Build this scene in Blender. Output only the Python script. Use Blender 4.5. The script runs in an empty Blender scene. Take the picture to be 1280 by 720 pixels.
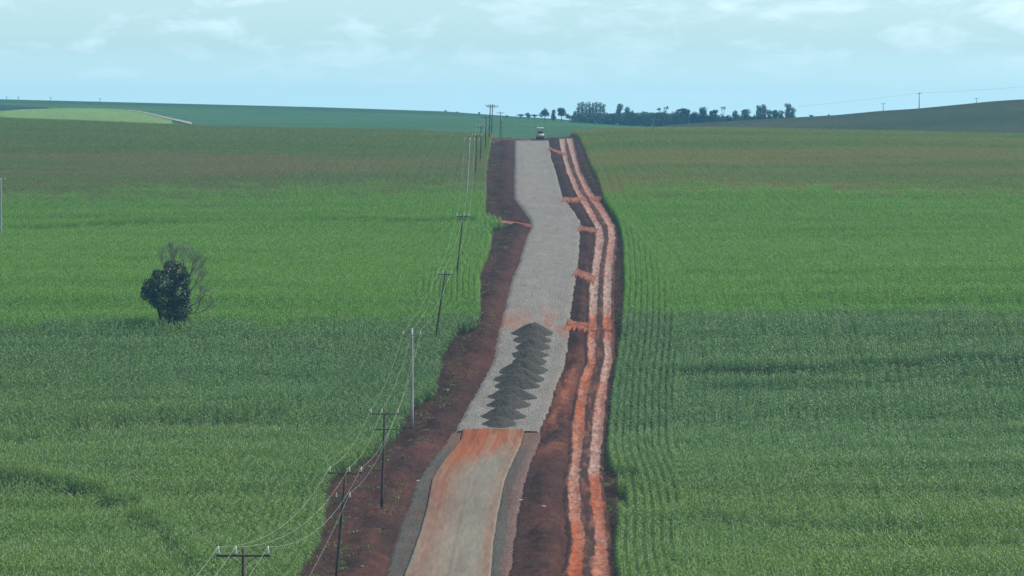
import bpy, math, random
import numpy as np

random.seed(7)
rng = np.random.default_rng(7)
R = math.radians
SC = bpy.context.scene
COL = SC.collection

# ------------------------------------------------------------------ camera, sky, sun, exposure
F = 5760.0            # focal length in pixels of a 1280 wide frame
ROW0 = 150.0          # eye level row
ZC = 40.0             # camera height above the datum

cam_d = bpy.data.cameras.new('camera')
cam = bpy.data.objects.new('camera', cam_d)
COL.objects.link(cam)
cam.location = (0, 0, ZC)
cam.rotation_euler = (R(90), 0, 0)
cam_d.sensor_width = 36
cam_d.lens = F / 1280 * 36
cam_d.shift_y = -(360 - ROW0) / 1280
cam_d.clip_start = 1
cam_d.clip_end = 20000
SC.camera = cam

SUN_EL, SUN_AZ = 52.0, 78.0           # azimuth clockwise from the viewing direction (+Y)
world = bpy.data.worlds.new('World')
SC.world = world
world.use_nodes = True
wn, wl = world.node_tree.nodes, world.node_tree.links
wn.clear()


def N(nt, t, **kw):
    n = nt.nodes.new(t)
    for k, v in kw.items():
        if k.startswith('i_'):
            n.inputs[k[2:].replace('_', ' ')].default_value = v
        else:
            setattr(n, k, v)
    return n


wt = world.node_tree
sky = N(wt, 'ShaderNodeTexSky', sky_type='NISHITA', sun_disc=False)
sky.sun_elevation = R(SUN_EL)
sky.sun_rotation = R(SUN_AZ)
sky.air_density = 1.0
sky.dust_density = 0.6
sky.ozone_density = 2.0
tc = N(wt, 'ShaderNodeTexCoord')
sep = N(wt, 'ShaderNodeSeparateXYZ')
wl.new(tc.outputs['Generated'], sep.inputs[0])
# pale cyan tone of the low sky
tint = N(wt, 'ShaderNodeMix', data_type='RGBA', blend_type='MIX')
mr = N(wt, 'ShaderNodeMapRange')
mr.inputs['From Min'].default_value = 0.0
mr.inputs['From Max'].default_value = 0.07
wl.new(sep.outputs['Z'], mr.inputs['Value'])
wl.new(mr.outputs[0], tint.inputs[0])
tint.inputs[6].default_value = (0.80, 1.38, 2.08, 1)
tint.inputs[7].default_value = (1.05, 1.0, 0.88, 1)
mul = N(wt, 'ShaderNodeMix', data_type='RGBA', blend_type='MULTIPLY')
mul.inputs[0].default_value = 1
wl.new(sky.outputs[0], mul.inputs[6])
wl.new(tint.outputs[2], mul.inputs[7])
# the last degree above the horizon is brighter
hz = N(wt, 'ShaderNodeMapRange')
hz.inputs['From Min'].default_value = 0.0
hz.inputs['From Max'].default_value = 0.016
hz.inputs['To Min'].default_value = 1.42
hz.inputs['To Max'].default_value = 1.0
wl.new(sep.outputs['Z'], hz.inputs['Value'])
hzm = N(wt, 'ShaderNodeVectorMath', operation='SCALE')
wl.new(mul.outputs[2], hzm.inputs[0]); wl.new(hz.outputs[0], hzm.inputs['Scale'])
# thin clouds
mp = N(wt, 'ShaderNodeMapping')
mp.inputs['Scale'].default_value = (55, 55, 170)
mp.inputs['Location'].default_value = (3.2, 0, 0.35)
wl.new(tc.outputs['Generated'], mp.inputs[0])
cn = N(wt, 'ShaderNodeTexNoise')
cn.inputs['Scale'].default_value = 1.0
cn.inputs['Detail'].default_value = 9
cn.inputs['Roughness'].default_value = 0.6
cn.inputs['Distortion'].default_value = 0.35
wl.new(mp.outputs[0], cn.inputs['Vector'])
cr = N(wt, 'ShaderNodeMapRange')
cr.inputs['From Min'].default_value = 0.48
cr.inputs['From Max'].default_value = 0.74
wl.new(cn.outputs[0], cr.inputs['Value'])
ch = N(wt, 'ShaderNodeMapRange')           # clouds thin out into the haze at the horizon
ch.inputs['From Min'].default_value = 0.003
ch.inputs['From Max'].default_value = 0.022
ch.inputs['To Max'].default_value = 0.55
wl.new(sep.outputs['Z'], ch.inputs['Value'])
cm = N(wt, 'ShaderNodeMath', operation='MULTIPLY')
wl.new(cr.outputs[0], cm.inputs[0])
wl.new(ch.outputs[0], cm.inputs[1])
cmix = N(wt, 'ShaderNodeMix', data_type='RGBA')
wl.new(cm.outputs[0], cmix.inputs[0])
wl.new(hzm.outputs[0], cmix.inputs[6])
cmix.inputs[7].default_value = (8.0, 9.9, 11.6, 1)
bg = N(wt, 'ShaderNodeBackground')
bg.inputs['Strength'].default_value = 0.085
wl.new(cmix.outputs[2], bg.inputs[0])
wo = N(wt, 'ShaderNodeOutputWorld')
wl.new(bg.outputs[0], wo.inputs[0])

sun_d = bpy.data.lights.new('sun', 'SUN')
sun_d.energy = 3.2
sun_d.angle = R(0.9)
sun_d.color = (1.0, 0.945, 0.84)
sun = bpy.data.objects.new('sun', sun_d)
COL.objects.link(sun)
sun.location = (200, 100, 400)
_e, _a = R(SUN_EL), R(SUN_AZ)
from mathutils import Vector, Matrix
sdir = Vector((math.sin(_a) * math.cos(_e), math.cos(_a) * math.cos(_e), math.sin(_e)))
sun.rotation_euler = sdir.to_track_quat('Z', 'Y').to_euler()

SC.view_settings.view_transform = 'Standard'
SC.view_settings.look = 'None'
SC.view_settings.exposure = 0.60
SC.view_settings.gamma = 1
SC.render.engine = 'CYCLES'
SC.cycles.max_bounces = 5
SC.cycles.diffuse_bounces = 2
SC.cycles.transmission_bounces = 2
SC.cycles.volume_bounces = 0
SC.cycles.use_denoising = True
SC.cycles.use_adaptive_sampling = False

# ------------------------------------------------------------------ helpers
def s2l(r, g, b):
    f = lambda c: (c / 255 / 12.92) if c / 255 < 0.04045 else ((c / 255 + 0.055) / 1.055) ** 2.4
    return np.array([f(r), f(g), f(b)])


def _hash(ix, iy, seed):
    h = (ix.astype(np.int64) * 374761393 + iy.astype(np.int64) * 668265263 + seed * 1442695041) & 0xFFFFFFFF
    h = ((h ^ (h >> 13)) * 1274126177) & 0xFFFFFFFF
    h = h ^ (h >> 16)
    return (h & 0xFFFFFF) / float(0xFFFFFF)


def vnoise(x, y, seed=0):
    x, y = np.broadcast_arrays(np.asarray(x, float), np.asarray(y, float))
    ix, iy = np.floor(x), np.floor(y)
    fx, fy = x - ix, y - iy
    fx, fy = fx * fx * (3 - 2 * fx), fy * fy * (3 - 2 * fy)
    a, b = _hash(ix, iy, seed), _hash(ix + 1, iy, seed)
    c, d = _hash(ix, iy + 1, seed), _hash(ix + 1, iy + 1, seed)
    return (a * (1 - fx) + b * fx) * (1 - fy) + (c * (1 - fx) + d * fx) * fy


def fbm(x, y, seed=0, octaves=4, gain=0.5):
    x, y = np.asarray(x, float), np.asarray(y, float)
    t, amp, tot = 0, 1.0, 0
    for o in range(octaves):
        t = t + amp * vnoise(x * 2 ** o + 13.7 * o, y * 2 ** o - 7.3 * o, seed + o)
        tot += amp
        amp *= gain
    return t / tot


def sstep(a, b, x):
    t = np.clip((np.asarray(x, float) - a) / (b - a), 0, 1)
    return t * t * (3 - 2 * t)


def hermite(xs, ys, x):
    """smooth monotone-ish interpolation; ys may be (n,) or (n, m) for x of (m,)"""
    xs = np.asarray(xs, float); ys = np.asarray(ys, float)
    sl = np.diff(ys, axis=0) / (np.diff(xs)[:, None] if ys.ndim > 1 else np.diff(xs))
    m = np.zeros_like(ys)
    m[0], m[-1] = sl[0], sl[-1]
    a, b = sl[:-1], sl[1:]
    m[1:-1] = np.where(a * b > 0, 2 * a * b / np.where(a + b == 0, 1, a + b), 0)
    x = np.clip(x, xs[0], xs[-1])
    k = np.clip(np.searchsorted(xs, x, side='right') - 1, 0, len(xs) - 2)
    h = xs[k + 1] - xs[k]
    t = (x - xs[k]) / h
    if ys.ndim > 1:
        j = np.arange(len(x)); y0, y1, m0, m1 = ys[k, j], ys[k + 1, j], m[k, j], m[k + 1, j]
    else:
        y0, y1, m0, m1 = ys[k], ys[k + 1], m[k], m[k + 1]
    return ((2 * t**3 - 3 * t**2 + 1) * y0 + (t**3 - 2 * t**2 + t) * h * m0
            + (-2 * t**3 + 3 * t**2) * y1 + (t**3 - t**2) * h * m1)


def tag(o, label=None, cat=None, group=None, kind=None):
    if label: o['label'] = label
    if cat: o['category'] = cat
    if group: o['group'] = group
    if kind: o['kind'] = kind
    return o


def mk(name, verts, faces, mat=None, parent=None, smooth=False, attrs=None, mat_idx=None):
    verts = np.asarray(verts, np.float32).reshape(-1, 3)
    me = bpy.data.meshes.new(name)
    if isinstance(faces, np.ndarray):
        nf, k = faces.shape
        me.vertices.add(len(verts)); me.vertices.foreach_set('co', verts.ravel())
        me.loops.add(nf * k); me.loops.foreach_set('vertex_index', faces.astype(np.int32).ravel())
        me.polygons.add(nf)
        me.polygons.foreach_set('loop_start', np.arange(0, nf * k, k, dtype=np.int32))
        me.update(calc_edges=True)
    else:
        me.from_pydata([tuple(map(float, v)) for v in verts], [], faces)
    me.validate()
    for an, (typ, data) in (attrs or {}).items():
        at = me.attributes.new(an, typ, 'POINT')
        at.data.foreach_set({'FLOAT_COLOR': 'color', 'FLOAT': 'value', 'FLOAT_VECTOR': 'vector', 'INT': 'value'}[typ],
                            np.asarray(data, np.int32 if typ == 'INT' else np.float32).ravel())
    if smooth:
        me.polygons.foreach_set('use_smooth', np.ones(len(me.polygons), bool))
    o = bpy.data.objects.new(name, me)
    if mat: me.materials.append(mat)
    COL.objects.link(o)
    if parent: o.parent = parent
    return o


def empty(name, loc=(0, 0, 0), rz=0.0):
    o = bpy.data.objects.new(name, None)
    o.location = loc; o.rotation_euler = (0, 0, rz)
    COL.objects.link(o)
    return o


class MB:
    """collects simple solids into one mesh"""
    def __init__(s):
        s.v, s.f = [], []

    def box(s, c, d, rot=None, bev=0.0):
        i = len(s.v)
        hx, hy, hz = d[0] / 2, d[1] / 2, d[2] / 2
        if bev <= 0:
            pts = [(a * hx, b * hy, e * hz) for e in (-1, 1) for b in (-1, 1) for a in (-1, 1)]
            fs = [(0, 2, 3, 1), (4, 5, 7, 6), (0, 1, 5, 4), (2, 6, 7, 3), (0, 4, 6, 2), (1, 3, 7, 5)]
        else:
            pts = []
            ring = lambda x, y: [(-x, -y + bev), (-x + bev, -y), (x - bev, -y), (x, -y + bev), (x, y - bev), (x - bev, y), (-x + bev, y), (-x, y - bev)]
            for z, k in ((-hz, bev), (-hz + bev, 0), (hz - bev, 0), (hz, bev)):
                pts += [(x, y, z) for x, y in ring(hx - k, hy - k)]
            fs = [tuple(range(7, -1, -1)), tuple(range(24, 32))]
            for r_ in range(3):
                for k in range(8):
                    fs.append((r_ * 8 + k, r_ * 8 + (k + 1) % 8, r_ * 8 + 8 + (k + 1) % 8, r_ * 8 + 8 + k))
        for p in pts:
            p = Vector(p)
            if rot: p = rot @ p
            s.v.append((p.x + c[0], p.y + c[1], p.z + c[2]))
        s.f += [tuple(i + k for k in q) for q in fs]
        return s

    def tube(s, pts, rad, n=8, cap=True):
        pts = [Vector(p) for p in pts]
        if not hasattr(rad, '__len__'): rad = [rad] * len(pts)
        i0 = len(s.v)
        prev = None
        for k, p in enumerate(pts):
            t = (pts[min(k + 1, len(pts) - 1)] - pts[max(k - 1, 0)]).normalized()
            if prev is None:
                a = t.orthogonal().normalized()
            else:
                a = (prev - t * prev.dot(t)).normalized()
            prev = a
            b = t.cross(a)
            for j in range(n):
                q = p + (a * math.cos(2 * math.pi * j / n) + b * math.sin(2 * math.pi * j / n)) * rad[k]
                s.v.append((q.x, q.y, q.z))
        for k in range(len(pts) - 1):
            for j in range(n):
                s.f.append((i0 + k * n + j, i0 + k * n + (j + 1) % n, i0 + (k + 1) * n + (j + 1) % n, i0 + (k + 1) * n + j))
        if cap:
            s.f.append(tuple(i0 + j for j in range(n - 1, -1, -1)))
            e = i0 + (len(pts) - 1) * n
            s.f.append(tuple(e + j for j in range(n)))
        return s

    def lathe(s, c, prof, n=12):
        return s.tube([(c[0], c[1], c[2] + z) for r_, z in prof], [r_ for r_, z in prof], n)

    def build(s, name, mat, parent=None, smooth=False):
        return mk(name, s.v, s.f, mat, parent, smooth)


# ------------------------------------------------------------------ materials
def new_mat(name):
    m = bpy.data.materials.new(name)
    m.use_nodes = True
    nt = m.node_tree
    return m, nt, nt.nodes['Principled BSDF']


def mixc(nt, fac, a, b, mode='MIX'):
    n = nt.nodes.new('ShaderNodeMix'); n.data_type = 'RGBA'; n.blend_type = mode
    for idx, v in ((0, fac), (6, a), (7, b)):
        if hasattr(v, 'is_output') or hasattr(v, 'node'):
            nt.links.new(v, n.inputs[idx])
        else:
            n.inputs[idx].default_value = v if idx == 0 or len(v) == 4 else (*v, 1)
    return n.outputs[2]


def pos_noise(nt, scale, detail=3, rough=0.55, stretch=(1, 1, 1), lo=0.35, hi=0.65, dist=0.0):
    g = nt.nodes.new('ShaderNodeNewGeometry')
    mp_ = nt.nodes.new('ShaderNodeMapping'); mp_.inputs['Scale'].default_value = stretch
    nt.links.new(g.outputs['Position'], mp_.inputs[0])
    n = nt.nodes.new('ShaderNodeTexNoise')
    n.inputs['Scale'].default_value = scale; n.inputs['Detail'].default_value = detail
    n.inputs['Roughness'].default_value = rough; n.inputs['Distortion'].default_value = dist
    nt.links.new(mp_.outputs[0], n.inputs['Vector'])
    r_ = nt.nodes.new('ShaderNodeMapRange')
    r_.inputs['From Min'].default_value = lo; r_.inputs['From Max'].default_value = hi
    nt.links.new(n.outputs[0], r_.inputs['Value'])
    return r_.outputs[0]


def simple_mat(name, col, rough=0.8, var=0.25, scale=3.0, metal=0.0, stretch=(1, 1, 1), bump=0.0):
    m, nt, p = new_mat(name)
    f = pos_noise(nt, scale, 4, 0.6, stretch)
    c = mixc(nt, f, tuple(np.array(col) * (1 - var)), tuple(np.minimum(np.array(col) * (1 + var), 1)))
    nt.links.new(c, p.inputs['Base Color'])
    p.inputs['Roughness'].default_value = rough
    p.inputs['Metallic'].default_value = metal
    if bump > 0:
        b = nt.nodes.new('ShaderNodeBump'); b.inputs['Strength'].default_value = 0.8; b.inputs['Distance'].default_value = bump
        nt.links.new(f, b.inputs['Height']); nt.links.new(b.outputs[0], p.inputs['Normal'])
    return m


def attr_mat(name, gain=0.6, scale=2.0, var=0.35, rough=0.95, bump=0.1, scale2=0.4, var2=0.2, stretch=(1, 1, 1), spec=0.2):
    """colour from the mesh's own colour map, broken up with fine and coarse noise and bumped"""
    m, nt, p = new_mat(name)
    a = nt.nodes.new('ShaderNodeAttribute'); a.attribute_name = 'Col'
    f = pos_noise(nt, scale, 6, 0.65, stretch, 0.3, 0.7)
    g = pos_noise(nt, scale2, 4, 0.6, stretch, 0.3, 0.7)
    v1 = mixc(nt, f, (1 - var,) * 3, (1 + var,) * 3)
    v2 = mixc(nt, g, (1 - var2,) * 3, (1 + var2,) * 3)
    c = mixc(nt, 1.0, a.outputs['Color'], v1, 'MULTIPLY')
    c = mixc(nt, 1.0, c, v2, 'MULTIPLY')
    c = mixc(nt, 1.0, c, (gain * 1.04, gain * 0.98, gain * 0.90), 'MULTIPLY')
    nt.links.new(c, p.inputs['Base Color'])
    p.inputs['Roughness'].default_value = rough
    p.inputs['Specular IOR Level'].default_value = spec
    if bump:
        b = nt.nodes.new('ShaderNodeBump'); b.inputs['Strength'].default_value = 1.0; b.inputs['Distance'].default_value = bump
        nt.links.new(f, b.inputs['Height']); nt.links.new(b.outputs[0], p.inputs['Normal'])
    return m


M_SOIL = attr_mat('soil', 0.50, 2.6, 0.55, 0.95, 0.10, 0.30, 0.30, (1, 0.35, 1))
M_GRAVEL = attr_mat('gravel', 0.50, 5.0, 0.50, 0.9, 0.10, 0.5, 0.14, (1, 0.25, 1))
M_PAVE = attr_mat('asphalt_dusty', 0.46, 3.0, 0.22, 0.85, 0.0, 0.5, 0.12, (1, 0.06, 1))
M_TRACK = attr_mat('track_soil', 0.54, 3.0, 0.55, 0.9, 0.03, 0.8, 0.25, (1, 0.45, 1))
M_HEAP = simple_mat('dark_aggregate', (0.050, 0.045, 0.038), 0.95, 0.50, 5.0, bump=0.09)
M_WOOD = simple_mat('pole_wood', (0.085, 0.070, 0.058), 0.9, 0.3, 1.0)
M_CONC = simple_mat('pole_concrete', (0.36, 0.37, 0.35), 0.85, 0.15, 1.2)
M_ARM = simple_mat('arm_wood', (0.11, 0.10, 0.09), 0.9, 0.3, 2.0)
M_ARMC = simple_mat('arm_pale', (0.28, 0.29, 0.28), 0.85, 0.15, 2.0)
M_INS = simple_mat('insulator_porcelain', (0.72, 0.75, 0.74), 0.25, 0.05, 5.0)
M_WIRE = simple_mat('aluminium_wire', (0.42, 0.46, 0.40), 0.5, 0.1, 1.0, metal=0.3)
M_BARK = simple_mat('bark', (0.085, 0.075, 0.070), 0.95, 0.4, 2.0)
M_TWIG = simple_mat('bare_twigs', (0.20, 0.19, 0.16), 0.95, 0.3, 2.0)
M_DARKPAINT = simple_mat('machine_dark', (0.03, 0.035, 0.035), 0.5, 0.2, 3.0)
M_CAB = simple_mat('cab_white', (0.75, 0.78, 0.76), 0.4, 0.04, 3.0)
M_STEEL = simple_mat('drum_steel', (0.30, 0.27, 0.25), 0.6, 0.2, 3.0, metal=0.4)
M_YEL = simple_mat('machine_yellow', (0.34, 0.30, 0.22), 0.5, 0.1, 3.0)
M_RUBBER = simple_mat('rubber', (0.02, 0.02, 0.02), 0.9, 0.2, 3.0)
M_ROCK = simple_mat('pale_stone', (0.42, 0.38, 0.36), 0.9, 0.2, 4.0)
m, nt, p = new_mat('cab_glass')
p.inputs['Base Color'].default_value = (0.05, 0.08, 0.09, 1); p.inputs['Roughness'].default_value = 0.05
p.inputs['Transmission Weight'].default_value = 0.7
M_GLASS = m


def foliage_mat(name, ca, cb, cc, s1=0.05, s2=0.6, trans=0.38, rough=0.5, stretch=(1, 1, 1), big=None, bigscale=0.01, biglo=0.42, bighi=0.62, near=None, bstretch=(1, 0.55, 1), pale=None):
    """leaf material: three tones mixed by position, plus a per-leaf value stored on the mesh"""
    m, nt, p = new_mat(name)
    f1 = pos_noise(nt, s1, 3, 0.6, stretch, 0.35, 0.65)
    f2 = pos_noise(nt, s2, 3, 0.6, (1, 1, 1), 0.3, 0.7)
    a = nt.nodes.new('ShaderNodeAttribute'); a.attribute_name = 'leaf'
    c = mixc(nt, f1, ca, cb)
    if big is not None:
        fb = pos_noise(nt, bigscale, 4, 0.6, bstretch, biglo, bighi, 0.6)
        c = mixc(nt, fb, c, big)
    sc_ = nt.nodes.new('ShaderNodeMath'); sc_.operation = 'MULTIPLY'
    nt.links.new(a.outputs['Fac'], sc_.inputs[0]); nt.links.new(f2, sc_.inputs[1])
    c = mixc(nt, sc_.outputs[0], c, cc)
    if near is not None:
        # the lower plots carry a yellower crop
        g = nt.nodes.new('ShaderNodeNewGeometry'); sp_ = nt.nodes.new('ShaderNodeSeparateXYZ'); nt.links.new(g.outputs['Position'], sp_.inputs[0])
        ma = nt.nodes.new('ShaderNodeMath'); ma.operation = 'MULTIPLY_ADD'; ma.inputs[1].default_value = 0.9
        nt.links.new(sp_.outputs['X'], ma.inputs[0]); nt.links.new(sp_.outputs['Y'], ma.inputs[2])
        mb_ = nt.nodes.new('ShaderNodeMath'); mb_.operation = 'MULTIPLY_ADD'; mb_.inputs[1].default_value = 50
        nt.links.new(f1, mb_.inputs[0]); nt.links.new(ma.outputs[0], mb_.inputs[2])
        mc = nt.nodes.new('ShaderNodeMapRange'); mc.inputs['From Min'].default_value = 560; mc.inputs['From Max'].default_value = 490
        nt.links.new(mb_.outputs[0], mc.inputs['Value'])
        tinted = mixc(nt, 1.0, c, (*near, 1), 'MULTIPLY')
        c = mixc(nt, mc.outputs[0], c, tinted)
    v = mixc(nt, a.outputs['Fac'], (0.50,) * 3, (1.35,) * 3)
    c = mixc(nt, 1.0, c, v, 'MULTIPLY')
    if pale is not None:  # pale colour paints leaf glints onto the tassels
        gt = nt.nodes.new('ShaderNodeMath'); gt.operation = 'GREATER_THAN'; gt.inputs[1].default_value = 0.965
        nt.links.new(a.outputs['Fac'], gt.inputs[0])
        c = mixc(nt, gt.outputs[0], c, (*pale, 1))
    nt.links.new(c, p.inputs['Base Color'])
    p.inputs['Roughness'].default_value = rough
    p.inputs['Specular IOR Level'].default_value = 0.45
    tr = nt.nodes.new('ShaderNodeBsdfTranslucent')
    nt.links.new(c, tr.inputs['Color'])
    ms = nt.nodes.new('ShaderNodeMixShader'); ms.inputs[0].default_value = trans
    nt.links.new(p.outputs[0], ms.inputs[1]); nt.links.new(tr.outputs[0], ms.inputs[2])
    out = [n for n in nt.nodes if n.type == 'OUTPUT_MATERIAL'][0]
    nt.links.new(ms.outputs[0], out.inputs[0])
    return m


M_CORN_CLOUD_SHADE = foliage_mat('maize_cloud_shade', (0.074, 0.178, 0.060), (0.098, 0.212, 0.050), (0.22, 0.38, 0.12), 0.045, 0.8,
                          stretch=(1, 0.5, 1), big=(0.110, 0.215, 0.050), bigscale=0.035, biglo=0.45, bighi=0.68, near=(1.12, 1.04, 0.72), bstretch=(0.35, 1, 1), pale=(0.55, 0.58, 0.40))  # near maize: cloud shade is put into the leaf colour
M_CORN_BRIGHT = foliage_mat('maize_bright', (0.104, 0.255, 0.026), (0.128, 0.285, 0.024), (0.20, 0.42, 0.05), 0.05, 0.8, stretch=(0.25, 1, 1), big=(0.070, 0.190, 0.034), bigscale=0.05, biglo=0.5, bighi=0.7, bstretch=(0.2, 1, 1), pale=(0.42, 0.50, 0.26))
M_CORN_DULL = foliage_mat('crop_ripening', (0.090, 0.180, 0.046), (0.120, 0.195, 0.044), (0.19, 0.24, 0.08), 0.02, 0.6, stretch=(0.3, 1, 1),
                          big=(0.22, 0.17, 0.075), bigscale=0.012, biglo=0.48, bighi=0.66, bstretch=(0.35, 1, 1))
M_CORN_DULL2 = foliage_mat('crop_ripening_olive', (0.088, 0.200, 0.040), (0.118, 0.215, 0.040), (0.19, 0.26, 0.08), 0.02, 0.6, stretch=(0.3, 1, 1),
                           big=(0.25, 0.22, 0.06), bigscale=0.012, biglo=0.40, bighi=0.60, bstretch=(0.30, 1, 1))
M_LEAF_DARK = foliage_mat('tree_leaf_dark', (0.070, 0.095, 0.064), (0.11, 0.135, 0.085), (0.20, 0.22, 0.15), 0.4, 1.5, 0.15)
M_LEAF_WOOD = foliage_mat('wood_leaf', (0.030, 0.070, 0.055), (0.048, 0.090, 0.062), (0.085, 0.135, 0.095), 0.15, 0.6, 0.15)
M_LEAF_PALE = foliage_mat('eucalypt_leaf', (0.11, 0.18, 0.17), (0.15, 0.22, 0.20), (0.22, 0.28, 0.25), 0.15, 0.6, 0.2)
M_WEED = foliage_mat('weed_leaf', (0.12, 0.16, 0.04), (0.16, 0.18, 0.06), (0.22, 0.24, 0.08), 0.3, 1.5, 0.25)

# ------------------------------------------------------------------ the lie of the land
# rows of the photograph along the road, and the scale there (pixels per metre) -> distance and height
_rows = np.array([720, 680, 640, 600, 552, 535, 510, 480, 450, 415, 400, 380, 360, 335, 320, 300, 280, 260, 240, 220, 200, 178], float)
_scl = np.array([15, 13.8, 12.9, 12.2, 11.1, 10.9, 10.6, 10.25, 9.95, 9.6, 9.4, 9.1, 8.75, 8.2, 7.85, 7.45, 7.1, 6.8, 6.4, 5.9, 5.3, 4.6])
_d = F / _scl
_z = -(_rows - ROW0) / _scl
PD = np.concatenate([[-400, 0, 150, 235, 300, 345], _d, [1300, 1350, 1420, 1520]])
PZ = np.concatenate([[-24, -27, -30.5, -32.4, -35.6, -37.4], _z, [-5.75, -5.75, -6.6, -8.6]])
ST = [1750, 2000, 2300, 2520, 2860, 3200, 3600, 5000, 6500]
SX = [
    ([-800, 40, 100, 190, 400, 900], [-13, -13, -10, -6, -3, -4]),
    ([-800, -60, 28, 76, 112, 142, 161, 177, 194, 215, 226, 400, 900], [-14, -13.5, -6.5, -1.6, 0.5, 2.2, 4.0, 5.0, 6.6, 8.7, 9.1, 12, 9]),
    ([-800, -300, 0, 35, 76, 142, 222, 400, 900], [-9, -10, -5.5, -5, -5, -2.5, 4, 6, 5]),
    ([-900, -285, -100, 0, 35, 61, 90, 200, 900], [-3, -2.5, -1.2, 0.0, -1.0, -2.8, -4, -4, -4]),
    ([-900, -320, -160, 0, 40, 80, 200, 900], [8, 6.5, 4, 0.8, -1.6, -4, -5, -6]),
    ([-900, -600, -355, -244, -133, -47, 0, 33, 67, 150, 900], [16, 16, 14.4, 11.7, 8.9, 6.0, 2.6, 0.7, -2.8, -5, -8]),
    ([-900, -355, 0, 900], [10, 8, -4, -12]),
    ([-900, 900], [-20, -20]),
    ([-900, 900], [-34, -34]),
]
LATX = [-400, -155, -122, -85, -40, -10, 8, 30, 55, 78, 155, 400]
LATZ = [6.0, 4.6, 3.3, 1.8, 1.0, 0.3, 0.3, 1.5, 1.6, 1.2, -0.6, -1.5]


TERR = []         # terrace banks: (side, xs, ds, height) filled below


def base_z(x, d):
    x, d = np.broadcast_arrays(np.asarray(x, float), np.asarray(d, float))
    sh = x.shape
    x, d = x.ravel(), d.ravel()
    near = hermite(PD, PZ, d)
    lat = np.interp(x, LATX, LATZ) * sstep(850, 1330, d)
    near = near + lat
    # gentle undulation across the fields, none near the road
    off = sstep(16, 60, np.abs(x)) * (1 - sstep(1100, 1300, d))
    near = near + off * (fbm(x / 90, d / 160, 5, 2) - 0.5) * 2.0
    for side, xs, ds, hgt in TERR:
        dl = np.interp(x, xs, ds)
        m_ = (x > xs[0] - 1) & (x < xs[-1] + 1)
        near = near + m_ * hgt * np.exp(-((d - dl - 2.5) / 3.2) ** 2)
    far_m = d > 1500
    if far_m.any():
        xf, df = x[far_m], d[far_m]
        rowsz = [hermite(PD, PZ, np.full_like(xf, 1500)) + np.interp(xf, LATX, LATZ)]
        rowsz += [np.interp(xf, a, b) for a, b in SX]
        zf = hermite([1500] + ST, np.array(rowsz), df)
        near[far_m] = zf
    return near.reshape(sh) + ZC


def row2d(row):
    """distance on the road's own profile of a ground row"""
    return np.interp(-np.asarray(row, float), -_rows, _d)


def pl(pts):
    """(px,row) list on the road corridor -> function x(d)"""
    pts = sorted(pts, key=lambda q: -q[1])
    d = np.array([float(row2d(r)) for _, r in pts])
    x = np.array([(p_ - 640) * dd / F for (p_, _), dd in zip(pts, d)])
    d = d + np.arange(len(d)) * 1e-4
    return lambda q: np.interp(q, d, x)


def hit(px, row, h=0.0, d0=330, d1=4200):
    """first point along the view line of (px,row) that meets the land raised by h"""
    d = np.arange(d0, d1, 1.0)
    z = ZC + (ROW0 - row) * d / F
    g = base_z((px - 640) * d / F, d) + h
    k = np.argmax(z <= g)
    dd = d[k] if z[k] <= g[k] else d[-1]
    return (px - 640) * dd / F, dd


gravL = pl([(645, 178), (645, 245), (646, 251), (655, 262), (665, 275), (667, 284), (660, 297), (655, 315), (650, 332), (642, 352), (636, 377),
            (630, 400), (626, 415), (624, 427), (620, 450), (607, 475), (592, 502), (577, 530), (572, 540)])
gravR = pl([(684, 178), (687, 198), (693, 217), (700, 243), (702, 250), (715, 265), (723, 277), (722, 302), (719, 340), (714, 365), (710, 395),
            (708, 415), (706, 435), (702, 460), (692, 480), (685, 505), (677, 525), (670, 540)])
paveL = pl([(578, 540), (576, 552), (556, 578), (541, 600), (533, 640), (521, 680), (506, 720)])
paveR = pl([(655, 540), (652, 552), (641, 578), (631, 600), (622, 640), (616, 680), (613, 720)])
shL = pl([(566, 540), (560, 552), (541, 578), (526, 600), (509, 640), (496, 680), (485, 720)])
shR = pl([(674, 540), (671, 552), (660, 578), (653, 600), (644, 640), (638, 680), (633, 720)])
cornL = pl([(614, 178), (607, 213), (606, 245), (607, 274), (608, 279), (624, 281), (630, 286), (616, 290), (615, 300), (610, 327), (599, 347), (601, 385), (600, 398),
            (601, 412), (595, 415), (572, 422), (560, 440), (551, 462), (552, 480), (540, 502), (515, 520), (497, 552), (460, 577), (435, 595),
            (417, 607), (410, 625), (407, 647), (405, 672), (392, 700), (378, 720)])
cornR = pl([(723, 178), (729, 190), (738, 211), (749, 232), (757, 262), (767, 272), (775, 290), (780, 322), (779, 347), (781, 365), (777, 400),
            (777, 430), (772, 455), (765, 480), (762, 520), (761, 555), (756, 577), (757, 592), (768, 600), (768, 612), (775, 632), (778, 642), (772, 652), (770, 680), (767, 720)])
tr_rows = [178, 190, 205, 218, 240, 255, 270, 285, 300, 335, 365, 400, 425, 455, 480, 510, 540, 580, 600, 640, 680, 720]
trk = {
    'a': [699, 701, 705, 709, 718, 726, 735, 744, 745, 741, 737, 737, 735, 735, 726, 720, 716, 715, 710, 711, 716, 709],
    'b': [706, 707, 710, 715, 724, 734, 743, 752, 755, 750, 747, 746, 744, 745, 737, 732, 730, 726, 724, 726, 731, 727],
    'c': [708, 711, 716, 720, 730, 740, 750, 760, 761, 756, 754, 754, 755, 755, 750, 743, 740, 737, 735, 741, 744, 740],
    'e': [715, 717, 721, 725, 737, 748, 759, 769, 769, 765, 764, 764, 764, 765, 761, 756, 754, 750, 749, 755, 759, 762],
}
TA, TB, TC_, TE = (pl(list(zip(trk[k], tr_rows))) for k in 'abce')

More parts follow.
